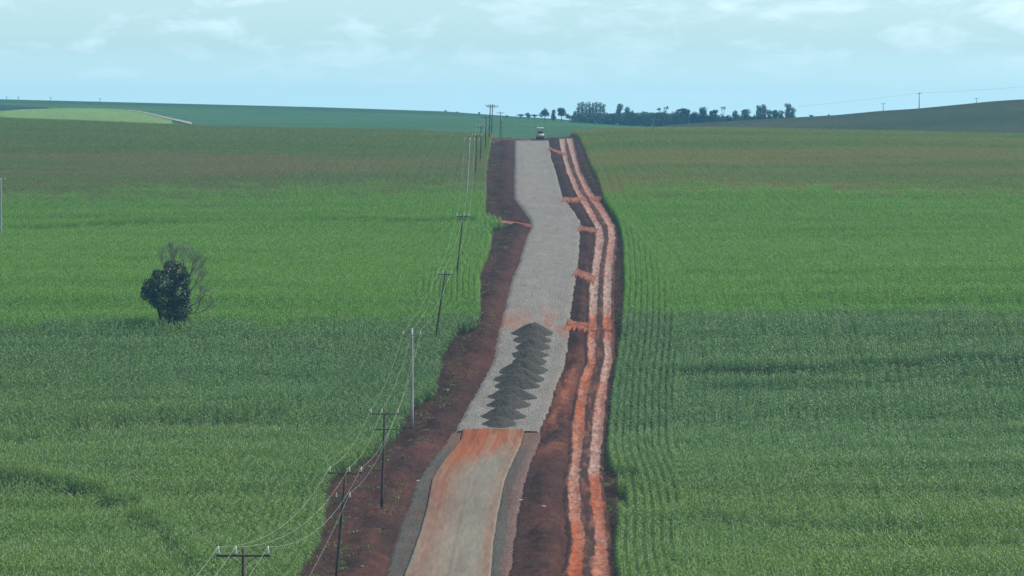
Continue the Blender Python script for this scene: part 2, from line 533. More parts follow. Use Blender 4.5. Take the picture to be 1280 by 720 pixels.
# terrace banks crossing the fields, traced at the height of the crop
def add_terr(pts, hgt, h=2.1):
    q = sorted(hit(px, r_, h) for px, r_ in pts)
    TERR_NEW.append((0, [a for a, b in q], [b for a, b in q], hgt))

TERR_NEW = []
add_terr([(-60, 549), (0, 548), (80, 538), (200, 528), (300, 524), (380, 520), (415, 512)], 0.45)
add_terr([(-60, 590), (0, 596), (60, 602), (120, 612), (170, 632), (215, 665), (245, 700)], 1.0)
add_terr([(-80, 286), (0, 284), (120, 279), (260, 273), (420, 272), (520, 272), (590, 270)], 0.7)
add_terr([(-80, 189), (0, 186), (100, 185), (240, 179)], 0.5)
add_terr([(790, 640), (880, 638), (960, 648), (1080, 658), (1180, 666), (1280, 674), (1380, 680)], 0.45)
add_terr([(800, 456), (880, 459), (1000, 458), (1120, 452), (1200, 447), (1280, 446), (1380, 440)], 0.42)
add_terr([(800, 546), (900, 545), (1000, 548), (1140, 541), (1280, 536), (1380, 530)], 0.25)
add_terr([(900, 478), (1060, 476), (1200, 468), (1380, 462)], 0.2)
TERR[:] = TERR_NEW

# ---- plot boundaries; the nearer ones edge the painted cloud shade (distance as a function of x)
def bound(pts, h=2.1):
    q = sorted(hit(px, r_, h) for px, r_ in pts)
    xs, ds = [a for a, b in q], [b for a, b in q]
    return lambda x: np.interp(x, xs, ds)

B1L = bound([(-80, 404), (0, 403), (150, 401), (300, 398), (450, 393), (590, 390)])
B1R = bound([(785, 386), (900, 383), (1280, 381), (1400, 380)])
B2L = bound([(-80, 249), (0, 246), (150, 241), (300, 238), (560, 234)])
B2R = bound([(750, 236), (900, 234), (1100, 237), (1280, 239), (1400, 240)])

# ------------------------------------------------------------------ ground sheet
xs = np.concatenate([np.linspace(-2500, -420, 14)[:-1], np.arange(-420, -180, 10), np.arange(-180, -26, 2.0), np.arange(-26, 20, 0.35),
                     np.arange(20, 180, 2.0), np.arange(180, 420, 10), np.linspace(420, 2500, 14)])
ds = np.concatenate([np.arange(-600, 200, 50), np.arange(200, 340, 4), np.arange(340, 640, 0.6), np.arange(640, 1000, 1.0), np.arange(1000, 1480, 2.0),
                     np.arange(1480, 3800, 14)])
X, D = np.meshgrid(xs, ds)
Z = base_z(X, D)
cor = (D > 200) & (D < 1300)
dq = np.clip(D, 384, 1252)
roadL = np.where(dq < 523, shL(dq), gravL(dq))
roadR = np.where(dq < 523, shR(dq), gravR(dq))
out_l, out_r = roadL - X, X - roadR
outside = np.clip(np.maximum(out_l, out_r), 0, 50)
a_, e_ = TA(dq), TE(dq)
out_t = np.clip(np.maximum(a_ - X, X - e_), 0, 50)
CROSS = [((703, 252), (752, 251), 5, 0), ((724, 286), (747, 291), 5.5, 0), ((719, 342), (744, 353), 9, 0), ((709, 407), (765, 412), 10, 2),
         ((686, 190), (706, 197), 2.2, 0), ((596, 276), (668, 284), 3.2, -1.5)]
calm = np.ones_like(X)
for p0_, p1_, w_, bow_ in CROSS:
    da, db = float(row2d(p0_[1] + bow_)), float(row2d(p1_[1] + bow_))
    xa, xb = (p0_[0] - 640) * da / F, (p1_[0] - 640) * db / F
    dc = np.interp(X, [xa, xb], [da, db])
    hw_ = abs(float(row2d(p0_[1] - w_ / 2)) - float(row2d(p0_[1] + w_ / 2))) * 0.6 + 0.8
    calm *= 1 - np.clip(1.3 * np.exp(-((D - dc) / hw_) ** 4), 0, 1) * (X > xa - 1) * (X < xb + 1)
amp = calm * sstep(0.2, 2.0, outside) * (0.15 + 0.85 * sstep(0.0, 1.2, out_t)) * (D < 1400) * (D > 100)
crop = ((X < cornL(dq)) | (X > cornR(dq)))
n1 = fbm(X / 2.6, D / 6.0, 11, 5, 0.6)
n2 = fbm(X / 0.8, D / 1.6, 17, 3, 0.6)
ridge = np.abs(n1 - 0.5) * 2
lump = (n1 - 0.42) * 1.5 + (n2 - 0.5) * 0.45
mid_r = 0.5 * (roadR + a_)
bank = np.exp(-((X - mid_r - 0.4) / 1.5) ** 2) * 0.55 * sstep(0.3, 1.5, outside) * sstep(0.2, 1.2, out_t) * (D > 330) * (D < 1260) * (1 - 0.5 * sstep(560, 700, D))
side_bank = np.exp(-((X - e_ - 1.5) / 0.9) ** 2) * 0.45 * (D > 330) * (D < 1260)
left_bank = np.exp(-((roadL - X - 2.6) / 1.4) ** 2) * 0.4 * (D > 330) * (D < 1260)
Z = Z - 0.25 * (outside <= 0.3) * (D > 200) * (D < 1252)
Z = Z + np.where(crop, 0.15 * lump, lump) * amp * 0.62 + (bank + side_bank + left_bank) * (0.5 + n1) * calm
# colour of the bare ground: dark red earth, redder and paler in broken patches
c_dark = s2l(80, 54, 48); c_red = s2l(104, 66, 58); c_purp = s2l(72, 48, 42); c_or = s2l(176, 110, 84)
t1 = sstep(0.42, 0.62, fbm(X / 3.5, D / 22.0, 23, 4))
farm = sstep(540, 800, D)
colr = c_dark[None, None, :] * (1 - farm[..., None]) + c_purp[None, None, :] * farm[..., None]
w = (t1 * (0.85 - 0.55 * farm))[..., None]
colr = colr * (1 - w) + c_red * w
# scraped reddish edge of the left cutting and the orange wash right of the stone bed
w = (np.exp(-((roadL - X - 1.0) / 0.9) ** 2) * sstep(560, 620, D) * (1 - sstep(760, 840, D)) * 0.6)[..., None]
colr = colr * (1 - w) + c_red * w
wash = np.exp(-((X - roadR - 1.3) / 1.1) ** 2) * sstep(519, 533, D) * (1 - sstep(568, 590, D)) * sstep(0.38, 0.6, fbm(X / 0.7, D / 14, 31, 3))
wash2 = np.exp(-((X - roadR - 1.8 - (D - 500) * .03) / 1.0) ** 2) * sstep(486, 500, D) * (1 - sstep(508, 516, D)) * 0.8
w = np.clip(wash + wash2, 0, 1)[..., None]
colr = colr * (1 - w) + c_or * w
# under the crop: brown earth; far hills: crops too far to tell apart
c_un = s2l(70, 55, 38)
colr = np.where(crop[..., None] & (D < 1460)[..., None], c_un, colr)
fh = fbm(X / 60, D / 60, 41, 4)
c_hill = s2l(66, 118, 66) * (1 - fh[..., None]) + s2l(92, 142, 68) * fh[..., None]
band = 0.5 + 0.5 * np.sin((D + 25 * fbm(X / 120, D / 200, 43, 3)) / 16.0)
c_hill = c_hill * (0.86 + 0.2 * band[..., None])
c_hill = c_hill * (1 - 0.28 * sstep(2960, 2990, D + X * 0.15))[..., None]
right_h = sstep(0, 60, X) * (1 - sstep(2250, 2400, D))
c_rh = s2l(58, 88, 48) * (1 - fh[..., None]) + s2l(86, 90, 54) * fh[..., None]
c_hill = c_hill * (1 - right_h[..., None]) + c_rh * (0.86 + 0.2 * band[..., None]) * right_h[..., None]
farw = sstep(1440, 1470, D)[..., None]
colr = colr * (1 - farw) + c_hill * farw
nearw = (1 - sstep(250, 330, D))[..., None] * crop[..., None]
colr = colr * (1 - nearw) + s2l(70, 110, 62) * nearw
ny, nx = X.shape
idx = np.arange(ny * nx).reshape(ny, nx)
quads = np.stack([idx[:-1, :-1], idx[:-1, 1:], idx[1:, 1:], idx[1:, :-1]], -1).reshape(-1, 4)
colA = np.concatenate([colr, np.ones(colr.shape[:2] + (1,))], -1)
o = mk('ground', np.stack([X, D, Z], -1), quads, M_SOIL, smooth=True, attrs={'Col': ('FLOAT_COLOR', colA)})
tag(o, kind='structure')
GX, GD, GZ = xs, ds, Z


def gz(x, d):
    """height of the built ground sheet (bilinear)"""
    x = np.atleast_1d(np.asarray(x, float)); d = np.atleast_1d(np.asarray(d, float))
    i = np.clip(np.searchsorted(GX, x) - 1, 0, len(GX) - 2); j = np.clip(np.searchsorted(GD, d) - 1, 0, len(GD) - 2)
    tx = (x - GX[i]) / (GX[i + 1] - GX[i]); td = (d - GD[j]) / (GD[j + 1] - GD[j])
    return (GZ[j, i] * (1 - tx) + GZ[j, i + 1] * tx) * (1 - td) + (GZ[j + 1, i] * (1 - tx) + GZ[j + 1, i + 1] * tx) * td


# ------------------------------------------------------------------ road surfaces
def strip(name, fl, fr, d0, d1, lift, colf, mat, dd=0.7, n=14, rag=0.12, skirt=0.5, crown=0.0, bumpf=None):
    dv = np.arange(d0, d1, dd)
    l, r_ = fl(dv), fr(dv)
    l = l + (fbm(dv / 1.6, dv * 0 + 3, 51, 4, 0.7) - 0.5) * 2 * rag
    r_ = r_ + (fbm(dv / 1.6, dv * 0 + 9, 57, 4, 0.7) - 0.5) * 2 * rag
    u = np.linspace(0, 1, n)
    XX = l[:, None] + (r_ - l)[:, None] * u[None]
    DD = np.repeat(dv[:, None], n, 1)
    ZZ = base_z(XX, DD) + lift + crown * 4 * u[None] * (1 - u[None])
    if bumpf is not None: ZZ = ZZ + bumpf(XX, DD, u[None] + 0 * XX)
    CC = colf(XX, DD, u[None] + 0 * XX)
    # sloping skirts down into the earth
    XX = np.concatenate([XX[:, :1] - skirt, XX, XX[:, -1:] + skirt], 1)
    DD = np.concatenate([DD[:, :1], DD, DD[:, -1:]], 1)
    ZZ = np.concatenate([ZZ[:, :1] - 0.45, ZZ, ZZ[:, -1:] - 0.45], 1)
    CC = np.concatenate([CC[:, :1], CC, CC[:, -1:]], 1)
    ny, nx = XX.shape
    idx = np.arange(ny * nx).reshape(ny, nx)
    q = np.stack([idx[:-1, :-1], idx[:-1, 1:], idx[1:, 1:], idx[1:, :-1]], -1).reshape(-1, 4)
    CA = np.concatenate([CC, np.ones(CC.shape[:2] + (1,))], -1)
    o = mk(name, np.stack([XX, DD, ZZ], -1), q, mat, smooth=True, attrs={'Col': ('FLOAT_COLOR', CA)})
    tag(o, kind='structure')
    return o


def lerp3(a, b, w):
    return a * (1 - w[..., None]) + b * w[..., None]


def c_gravel(x, d, u):
    g = s2l(168, 168, 166)
    n = fbm(x / 1.5, d / 4, 61, 4)
    c = lerp3(np.broadcast_to(g * 0.9, x.shape + (3,)), g * 1.06, n)
    pk = sstep(0.4, 0.62, fbm(x / 1.6, d / 12, 63, 3)) * np.exp(-((d - 607) / 16.0) ** 2) * 0.75
    c = lerp3(c, s2l(190, 140, 122), pk)
    ed = np.exp(-np.minimum(u, 1 - u) / 0.05) * 0.12
    c = lerp3(c, s2l(130, 105, 95), ed)
    for uc in (0.27, 0.45, 0.62, 0.79):
        c = lerp3(c, g * 1.22, 0.35 * np.exp(-((u - uc - 0.02 * np.sin(d / 40)) / 0.03) ** 2) * sstep(0.35, 0.6, fbm(d / 30, u * 3 + uc * 9, 67, 2)))
    fl = np.exp(-((u - 0.5) / 0.25) ** 2) * 0.10
    return lerp3(c, s2l(190, 180, 174), fl)


strip('gravel_road', gravL, gravR, row2d(540.5), 1254, 0.18, c_gravel, M_GRAVEL, n=22, rag=0.38,
      bumpf=lambda x, d, u: (fbm(x / 0.35, d / 0.7, 71, 3) - 0.5) * 0.07)


def c_pave(x, d, u):
    base = lerp3(np.broadcast_to(s2l(150, 146, 134), x.shape + (3,)), s2l(176, 172, 160), fbm(x / 0.9, d / 30, 81, 3))
    # reddish dust dragged along the wheel lines, heaviest where the lorries come off the earth
    red = s2l(172, 114, 86); org = s2l(196, 108, 56)
    fade = sstep(400, 515, d)
    lineL = np.exp(-((u - 0.13) / 0.22) ** 2) * (0.55 + 0.5 * fade)
    lineM = np.exp(-((u - 0.36) / 0.17) ** 2) * (0.12 + 0.85 * sstep(470, 512, d))
    lineR = np.exp(-((u - 0.93) / 0.07) ** 2) * 0.5
    st = sstep(0.36, 0.64, fbm((u * 7.0) / 0.16, d / 60, 83, 4, 0.6))
    c = lerp3(base, red, np.clip(lineL * (0.5 + 0.6 * st), 0, 0.95))
    c = lerp3(c, red, np.clip(lineR * (0.4 + 0.8 * st), 0, 0.7))
    c = lerp3(c, org, np.clip(lineM * (0.55 + 0.6 * st), 0, 0.95))
    all_o = sstep(484, 514, d + 14 * (0.5 - u)) * (0.35 + 0.65 * st) * (0.55 + 0.45 * (1 - sstep(.75, 1, u)))
    c = lerp3(c, org, np.clip(all_o, 0, 0.95))
    c = lerp3(c, s2l(120, 112, 102), 0.45 * np.exp(-((u - 0.52) / 0.012) ** 2) * (1 - sstep(470, 500, d)))
    return lerp3(c, s2l(120, 66, 44), 0.5 * sstep(498, 520, d) * sstep(0.5, 0.7, fbm(x / 0.3 + d / 30, d / 12, 89, 4)))


strip('paved_road', paveL, paveR, 200, row2d(539), 0.26, c_pave, M_PAVE, n=40, rag=0.03, skirt=0.08, crown=0.06)


def c_shoulder(x, d, u):
    n = fbm(x / 0.5, d / 5, 85, 4)
    c = lerp3(np.broadcast_to(s2l(98, 98, 96), x.shape + (3,)), s2l(122, 118, 112), n)
    c = lerp3(c, s2l(126, 92, 80), 0.7 * sstep(0.52, 0.72, fbm(x / 0.35, d / 20, 86, 4)))
    return lerp3(c, s2l(150, 120, 105), sstep(503, 518, d) * 0.75)


def c_shoulder_r(x, d, u):
    c = c_shoulder(x, d, u)
    w = sstep(0.5, 0.75, u + (fbm(x / 0.5, d / 8, 87, 3) - 0.5) * 0.3) * 0.7
    return lerp3(c, s2l(150, 120, 116), w)


strip('road_shoulder', shL, lambda d: paveL(d) - 0.09, 200, row2d(541), 0.12, c_shoulder, M_GRAVEL, n=12, rag=0.34, skirt=0.5)
strip('road_shoulder', lambda d: paveR(d) + 0.09, shR, 200, row2d(541), 0.12, c_shoulder_r, M_GRAVEL, n=12, rag=0.34, skirt=0.5)


def c_track(x, d, u):
    a, b, c_, e = TA(d), TB(d), TC_(d), TE(d)
    wv = (fbm(x / 0.3, d / 3.5, 99, 4, 0.65) - 0.5) * 0.5
    rut = np.maximum(sstep(0.56, 0.42, np.abs(x - (a + b) / 2 + wv) / (b - a)), sstep(0.56, 0.42, np.abs(x - (c_ + e) / 2 + wv) / (e - c_)))
    right = (x > (b + c_) / 2)
    pale = s2l(200, 178, 172); org = s2l(192, 96, 46); dk = s2l(82, 54, 48); brn = s2l(146, 98, 80)
    # along the track: 0 = orange and wet, 1 = pale and dry
    kd = [340, 405, 420, 436, 460, 474, 476, 500, 520, 540, 560, 585, 600, 612, 618, 660, 720, 800, 860, 980, 1260]
    kl = [0.05, 0.1, 0.1, 0.25, 0.55, 0.6, 0.6, 0.45, 0.3, 0.15, 0.2, 0.45, 0.3, 0.1, 0.85, 0.95, 0.8, 0.8, 0.5, 0.8, 1.0]
    kr = [0.1, 0.3, 0.35, 0.15, 0.05, 0.1, 0.8, 0.9, 0.75, 0.5, 0.6, 0.8, 0.4, 0.1, 0.8, 0.95, 0.6, 0.75, 0.4, 0.7, 0.95]
    t = np.where(right, np.interp(d, kd, kr), np.interp(d, kd, kl))
    t = np.clip(t + (fbm(x / 0.6, d / 6, 91, 4, 0.7) - 0.5) * 0.9, 0, 1)
    cr_ = lerp3(np.broadcast_to(org, x.shape + (3,)), pale, t)
    cr_ = lerp3(cr_, brn, sstep(0.45, 0.75, fbm(x / 0.4, d / 3, 93, 4)) * 0.6)
    mid = lerp3(np.broadcast_to(dk, x.shape + (3,)), brn, sstep(0.45, 0.75, fbm(x / 0.4, d / 6, 95, 4)) * 0.7)
    return lerp3(mid, cr_, np.clip(rut, 0, 1))


def b_track(x, d, u):
    a, b, c_, e = TA(d), TB(d), TC_(d), TE(d)
    rut = np.maximum(np.exp(-((x - (a + b) / 2) / ((b - a) * 0.5)) ** 2), np.exp(-((x - (c_ + e) / 2) / ((e - c_) * 0.5)) ** 2))
    return 0.16 * (1 - rut) + (fbm(x / 0.5, d / 1.5, 97, 3) - 0.5) * 0.12


strip('dirt_track', lambda d: TA(d) - 0.15, lambda d: TE(d) + 0.15, 330, 1262, 0.22, c_track, M_TRACK, dd=0.6, n=48, rag=0.14, skirt=0.5, bumpf=b_track)


def crossing(p0, p1, wpx, lift=0.30, bow=0.0):
    """earth crossing between (px,row) points; width given in rows"""
    n, m_ = 60, 9
    t = np.linspace(0, 1, n)
    px = p0[0] + (p1[0] - p0[0]) * t
    rw = p0[1] + (p1[1] - p0[1]) * t + bow * np.sin(t * math.pi)
    wv = wpx * (0.8 + 0.5 * fbm(t * 6, t * 0, 3, 3)) * (1 + 0.25 * np.abs(2 * t - 1) ** 4) * (0.8 + 0.5 * fbm(t * 25, t * 0, 8, 2))
    off = np.linspace(-0.5, 0.5, m_)
    RW = rw[:, None] + wv[:, None] * off[None]
    DD = row2d(RW)
    PX = px[:, None] + 0 * RW
    XX = (PX - 640) * row2d(rw)[:, None] / F + (DD - row2d(rw)[:, None]) * 0.05
    ZZ = base_z(XX, DD) + lift + (fbm(XX / 0.6, DD / 0.8, 5, 3) - 0.5) * 0.08
    ZZ[:, 0] -= 0.6; ZZ[:, -1] -= 0.6
    near_ = p0[1] > 400
    cc = lerp3(np.broadcast_to(s2l(198, 116, 80) if near_ else s2l(186, 124, 104), XX.shape + (3,)), s2l(140, 92, 78), sstep(.35, .65, fbm(XX / 0.5, DD / 1.2, 7, 4)))
    idx = np.arange(n * m_).reshape(n, m_)
    q = np.stack([idx[:-1, :-1], idx[1:, :-1], idx[1:, 1:], idx[:-1, 1:]], -1).reshape(-1, 4)
    CA = np.concatenate([cc, np.ones(cc.shape[:2] + (1,))], -1)
    o = mk('dirt_path', np.stack([XX, DD, ZZ], -1), q, M_TRACK, smooth=True, attrs={'Col': ('FLOAT_COLOR', CA)})
    tag(o, kind='structure')


for p0_, p1_, w_, bow_ in CROSS:
    crossing(p0_, p1_, w_, 0.16 if p0_[0] < 610 else 0.34, bow_)

# bank of earth where the stone bed stops at the top of the rise
bx = np.linspace(-6, 5.5, 60); bd = np.linspace(1252, 1272, 14)
BX, BD = np.meshgrid(bx, bd)
BZ = base_z(BX, BD) + 0.05 + 0.65 * np.exp(-((BD - 1259) / 3.5) ** 2) * sstep(-6, -5, BX) * (1 - sstep(4.6, 5.5, BX)) * (0.7 + 0.6 * fbm(BX / 1.2, BD / 2, 3, 3))
BZ[0] -= 0.3; BZ[-1] -= 0.4; BZ[:, 0] -= .4; BZ[:, -1] -= .4
idx = np.arange(BX.size).reshape(BX.shape)
q = np.stack([idx[:-1, :-1], idx[:-1, 1:], idx[1:, 1:], idx[1:, :-1]], -1).reshape(-1, 4)
cc = lerp3(np.broadcast_to(s2l(92, 66, 62), BX.shape + (3,)), s2l(140, 110, 98), fbm(BX / 1.0, BD / 2, 9, 3))
o = mk('earth_bank', np.stack([BX, BD, BZ], -1), q, M_SOIL, smooth=True, attrs={'Col': ('FLOAT_COLOR', np.concatenate([cc, np.ones(cc.shape[:2] + (1,))], -1))})
tag(o, kind='structure')

# far hill: light green field and pale lane on it, draped sheets
def drape_poly(name, pts, lift, mat, col, n=40, m_=12, h=0):
    """pts: list of (px, row_near, row_far)"""
    px = np.interp(np.linspace(0, 1, n), np.linspace(0, 1, len(pts)), [q_[0] for q_ in pts])
    r0 = np.interp(px, [q_[0] for q_ in pts], [q_[1] for q_ in pts]); r1 = np.interp(px, [q_[0] for q_ in pts], [q_[2] for q_ in pts])
    V = []
    for i in range(n):
        x0, d0 = hit(px[i], r0[i], 0, 1900); x1, d1 = hit(px[i], r1[i], 0, 1900)
        for k in range(m_):
            t = k / (m_ - 1); x = x0 + (x1 - x0) * t; d = d0 + (d1 - d0) * t
            V.append((x, d, float(base_z(x, d)) + lift))
    idx = np.arange(n * m_).reshape(n, m_)
    q = np.stack([idx[:-1, :-1], idx[1:, :-1], idx[1:, 1:], idx[:-1, 1:]], -1).reshape(-1, 4)
    V = np.array(V)
    cc = np.broadcast_to(col, (len(V), 3)) * (0.85 + 0.3 * fbm(V[:, 0] / 12, V[:, 1] / 12, 5, 3))[:, None]
    o = mk(name, V, q, mat, smooth=True, attrs={'Col': ('FLOAT_COLOR', np.concatenate([cc, np.ones((len(V), 1))], -1))})
    tag(o, kind='structure')


drape_poly('field', [(-60, 156, 141), (0, 156, 140), (35, 156, 137), (80, 156, 136), (140, 156, 136.5), (165, 156, 139), (190, 156, 144), (215, 156, 150.5)], 0.35, M_SOIL, s2l(146, 184, 84))
drape_poly('dirt_lane', [(160, 139.2, 138.2), (175, 141.2, 140.0), (195, 146, 144.2), (215, 151, 148.8), (240, 157, 154)], 0.6, M_SOIL, s2l(200, 196, 180))
drape_poly('field', [(-60, 137.5, 131), (0, 137.5, 131.5), (25, 136, 133), (60, 135.6, 134.8)], 0.3, M_SOIL, s2l(62, 84, 74))

# ------------------------------------------------------------------ maize
def plant_arrays(r_, n_leaf, seg, height, leaf_len, leaf_w, tassel_glint=True):
    """verts, quads, leaf values for one maize plant at the origin"""
    V, Q, L = [], [], []
    h = height * r_.uniform(0.9, 1.08)
    def ribbon(P, W, side, val):
        i = len(V)
        for p_, w_ in zip(P, W):
            V.append((p_[0] - side[0] * w_, p_[1] - side[1] * w_, p_[2])); V.append((p_[0] + side[0] * w_, p_[1] + side[1] * w_, p_[2]))
            L.extend([val, val])
        for k in range(len(P) - 1):
            Q.append((i + 2 * k, i + 2 * k + 1, i + 2 * k + 3, i + 2 * k + 2))
    b0 = r_.uniform(0, math.pi)
    ribbon([(0, 0, 0), (0, 0, h * 0.92)], [0.016, 0.010], (math.cos(b0), math.sin(b0)), 0.3)
    a0 = r_.uniform(0, math.pi)
    for k in range(n_leaf):
        t = (k + 0.6) / n_leaf
        a = a0 + k * math.pi + r_.normal(0, 0.5)
        z0 = h * (0.18 + 0.74 * t)
        ln = leaf_len * (0.75 + 0.5 * math.sin(math.pi * min(1, t + 0.15))) * r_.uniform(0.8, 1.15)
        up = 0.55 + 0.5 * t
        P, W = [], []
        for s_ in range(seg + 1):
            u = s_ / seg
            rr = ln * u * (0.92 - 0.12 * u)
            zz = z0 + ln * (up * u - 1.05 * u * u)
            P.append((math.cos(a) * rr, math.sin(a) * rr, zz)); W.append(leaf_w * (0.55 + 0.9 * u - 1.4 * u * u))
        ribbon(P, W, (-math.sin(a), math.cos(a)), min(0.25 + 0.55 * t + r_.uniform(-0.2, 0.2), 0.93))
    if tassel_glint and r_.random() < 0.24:  # pale tassels that also serve as painted leaf glints
        for k in range(2):
            a = r_.uniform(0, 6.28)
            ribbon([(0, 0, h * 0.93), (math.cos(a) * 0.07, math.sin(a) * 0.07, h * 1.04)], [0.022, 0.012], (math.cos(b0 + k), math.sin(b0 + k)), 1.0)
    return V, Q, L


def make_proto(name, rows, length, spacing, n_leaf, seg, height, leaf_len, leaf_w, seed, mat):
    r_ = np.random.default_rng(seed)
    V, Q, L = [], [], []
    for j in range(rows):
        y0 = (j - (rows - 1) / 2) * 0.8
        x = -length / 2 + spacing / 2
        while x < length / 2:
            v, q, l = plant_arrays(r_, n_leaf, seg, height * r_.uniform(0.82, 1.08), leaf_len, leaf_w, True)
            i = len(V)
            ox, oy = x + r_.uniform(-.07, .07), y0 + r_.normal(0, .16 if rows > 1 else .10)
            V += [(a + ox, b + oy, c) for a, b, c in v]
            Q += [tuple(i + k for k in f) for f in q]
            L += l
            x += spacing * r_.uniform(0.7, 1.3)
    me = bpy.data.meshes.new(name)
    me.from_pydata(V, [], Q)
    at = me.attributes.new('leaf', 'FLOAT', 'POINT')
    at.data.foreach_set('value', np.clip(np.array(L, np.float32), 0, 1))
    me.materials.append(mat)
    return bpy.data.objects.new(name, me)       # kept out of the scene: only the planted fields show it


def field(name, label, pts, mat, lod, cat='maize field', hgt=2.1):
    """pts: dict var-> arrays; blocks = rows of 3 x 4 m, singles = single rows of 3 m"""
    V = np.concatenate([pts['blk'][0], pts['one'][0]]) if len(pts['one'][0]) else pts['blk'][0]
    rot = np.concatenate([pts['blk'][1], pts['one'][1]]) if len(pts['one'][0]) else pts['blk'][1]
    nb, no = len(pts['blk'][0]), len(pts['one'][0])
    r_ = np.random.default_rng(len(V))
    nvb = 5 if lod == 0 else 4
    nvo = 4
    var = np.concatenate([r_.integers(0, nvb, nb), nvb + r_.integers(0, nvo, no)])
    scl = np.ones((len(V), 3)); scl[:, 2] = r_.uniform(0.94, 1.06, len(V)) * pts['hs'][:len(V)]
    flip = r_.integers(0, 2, len(V)) * math.pi
    rot = rot.copy()
    # turning a block half round keeps its rows in line; the tilt turns with it
    fm = flip > 1
    rot[fm, 0] *= -1; rot[fm, 1] *= -1; rot[:, 2] += flip
    me = bpy.data.meshes.new(name)
    me.vertices.add(len(V)); me.vertices.foreach_set('co', V.astype(np.float32).ravel())
    for an, typ, key, data in (('rot', 'FLOAT_VECTOR', 'vector', rot), ('scl', 'FLOAT_VECTOR', 'vector', scl), ('var', 'INT', 'value', var)):
        at = me.attributes.new(an, typ, 'POINT')
        at.data.foreach_set(key, np.asarray(data, np.int32 if typ == 'INT' else np.float32).ravel())
    me.update()
    o = bpy.data.objects.new(name, me)
    COL.objects.link(o)
    ng = bpy.data.node_groups.new(name + '_planting', 'GeometryNodeTree')
    ng.interface.new_socket('Geometry', in_out='INPUT', socket_type='NodeSocketGeometry')
    ng.interface.new_socket('Geometry', in_out='OUTPUT', socket_type='NodeSocketGeometry')
    gi, go = ng.nodes.new('NodeGroupInput'), ng.nodes.new('NodeGroupOutput')
    jn = ng.nodes.new('GeometryNodeJoinGeometry')
    def named(nm, dt):
        n = ng.nodes.new('GeometryNodeInputNamedAttribute'); n.data_type = dt; n.inputs['Name'].default_value = nm
        return n.outputs['Attribute']
    rt, sc_, vr = named('rot', 'FLOAT_VECTOR'), named('scl', 'FLOAT_VECTOR'), named('var', 'INT')
    e2r = ng.nodes.new('FunctionNodeEulerToRotation'); ng.links.new(rt, e2r.inputs[0])
    for k in range(nvb + nvo):
        if not (var == k).any(): continue
        if lod == 0:
            pr = make_proto(name + '_sample', 3, 4.0, 0.31, 8, 3, hgt, 0.68, 0.054, 100 + k, mat) if k < nvb else \
                 make_proto(name + '_sample', 1, 3.0, 0.29, 8, 3, hgt, 0.64, 0.054, 200 + k, mat)
        else:
            pr = make_proto(name + '_sample', 3, 4.0, 0.36, 6, 2, hgt, 0.70, 0.065, 100 + k, mat) if k < nvb else \
                 make_proto(name + '_sample', 1, 3.0, 0.33, 6, 2, hgt, 0.55, 0.065, 200 + k, mat)
        oi = ng.nodes.new('GeometryNodeObjectInfo'); oi.inputs['Object'].default_value = pr
        cp = ng.nodes.new('FunctionNodeCompare'); cp.data_type = 'INT'; cp.operation = 'EQUAL'
        ng.links.new(vr, cp.inputs[2]); cp.inputs[3].default_value = k
        ip = ng.nodes.new('GeometryNodeInstanceOnPoints')
        ng.links.new(gi.outputs[0], ip.inputs['Points'])
        ng.links.new(cp.outputs[0], ip.inputs['Selection'])
        ng.links.new(oi.outputs['Geometry'], ip.inputs['Instance'])
        ng.links.new(e2r.outputs[0], ip.inputs['Rotation'])
        ng.links.new(sc_, ip.inputs['Scale'])
        ng.links.new(ip.outputs[0], jn.inputs[0])
    ng.links.new(jn.outputs[0], go.inputs[0])
    md = o.modifiers.new('planting', 'NODES'); md.node_group = ng
    tag(o, label, cat, kind='stuff')
    return o


def tilt_euler(x, d, ang, along):
    """euler that leans a patch with the slope of the land; ang = heading of its rows"""
    e = 1.5
    gx = (base_z(x + e, d) - base_z(x - e, d)) / (2 * e); gy = (base_z(x, d + e) - base_z(x, d - e)) / (2 * e)
    la = gx * np.cos(ang) + gy * np.sin(ang)      # rise along local x
    lb = -gx * np.sin(ang) + gy * np.cos(ang)     # rise along local y
    return np.stack([np.arctan(lb), -np.arctan(la), ang], -1)


def headland_w(side, d):
    return np.interp(d, [330, 560, 640, 760, 860], [15, 13, 9, 5, 0.3]) if side < 0 else np.interp(d, [330, 400, 560, 700, 830], [4.0, 5.6, 8, 5, 0.3])


def edge(side, d):
    dq = np.clip(d, 384, 1252)
    return cornL(dq) if side < 0 else cornR(dq)


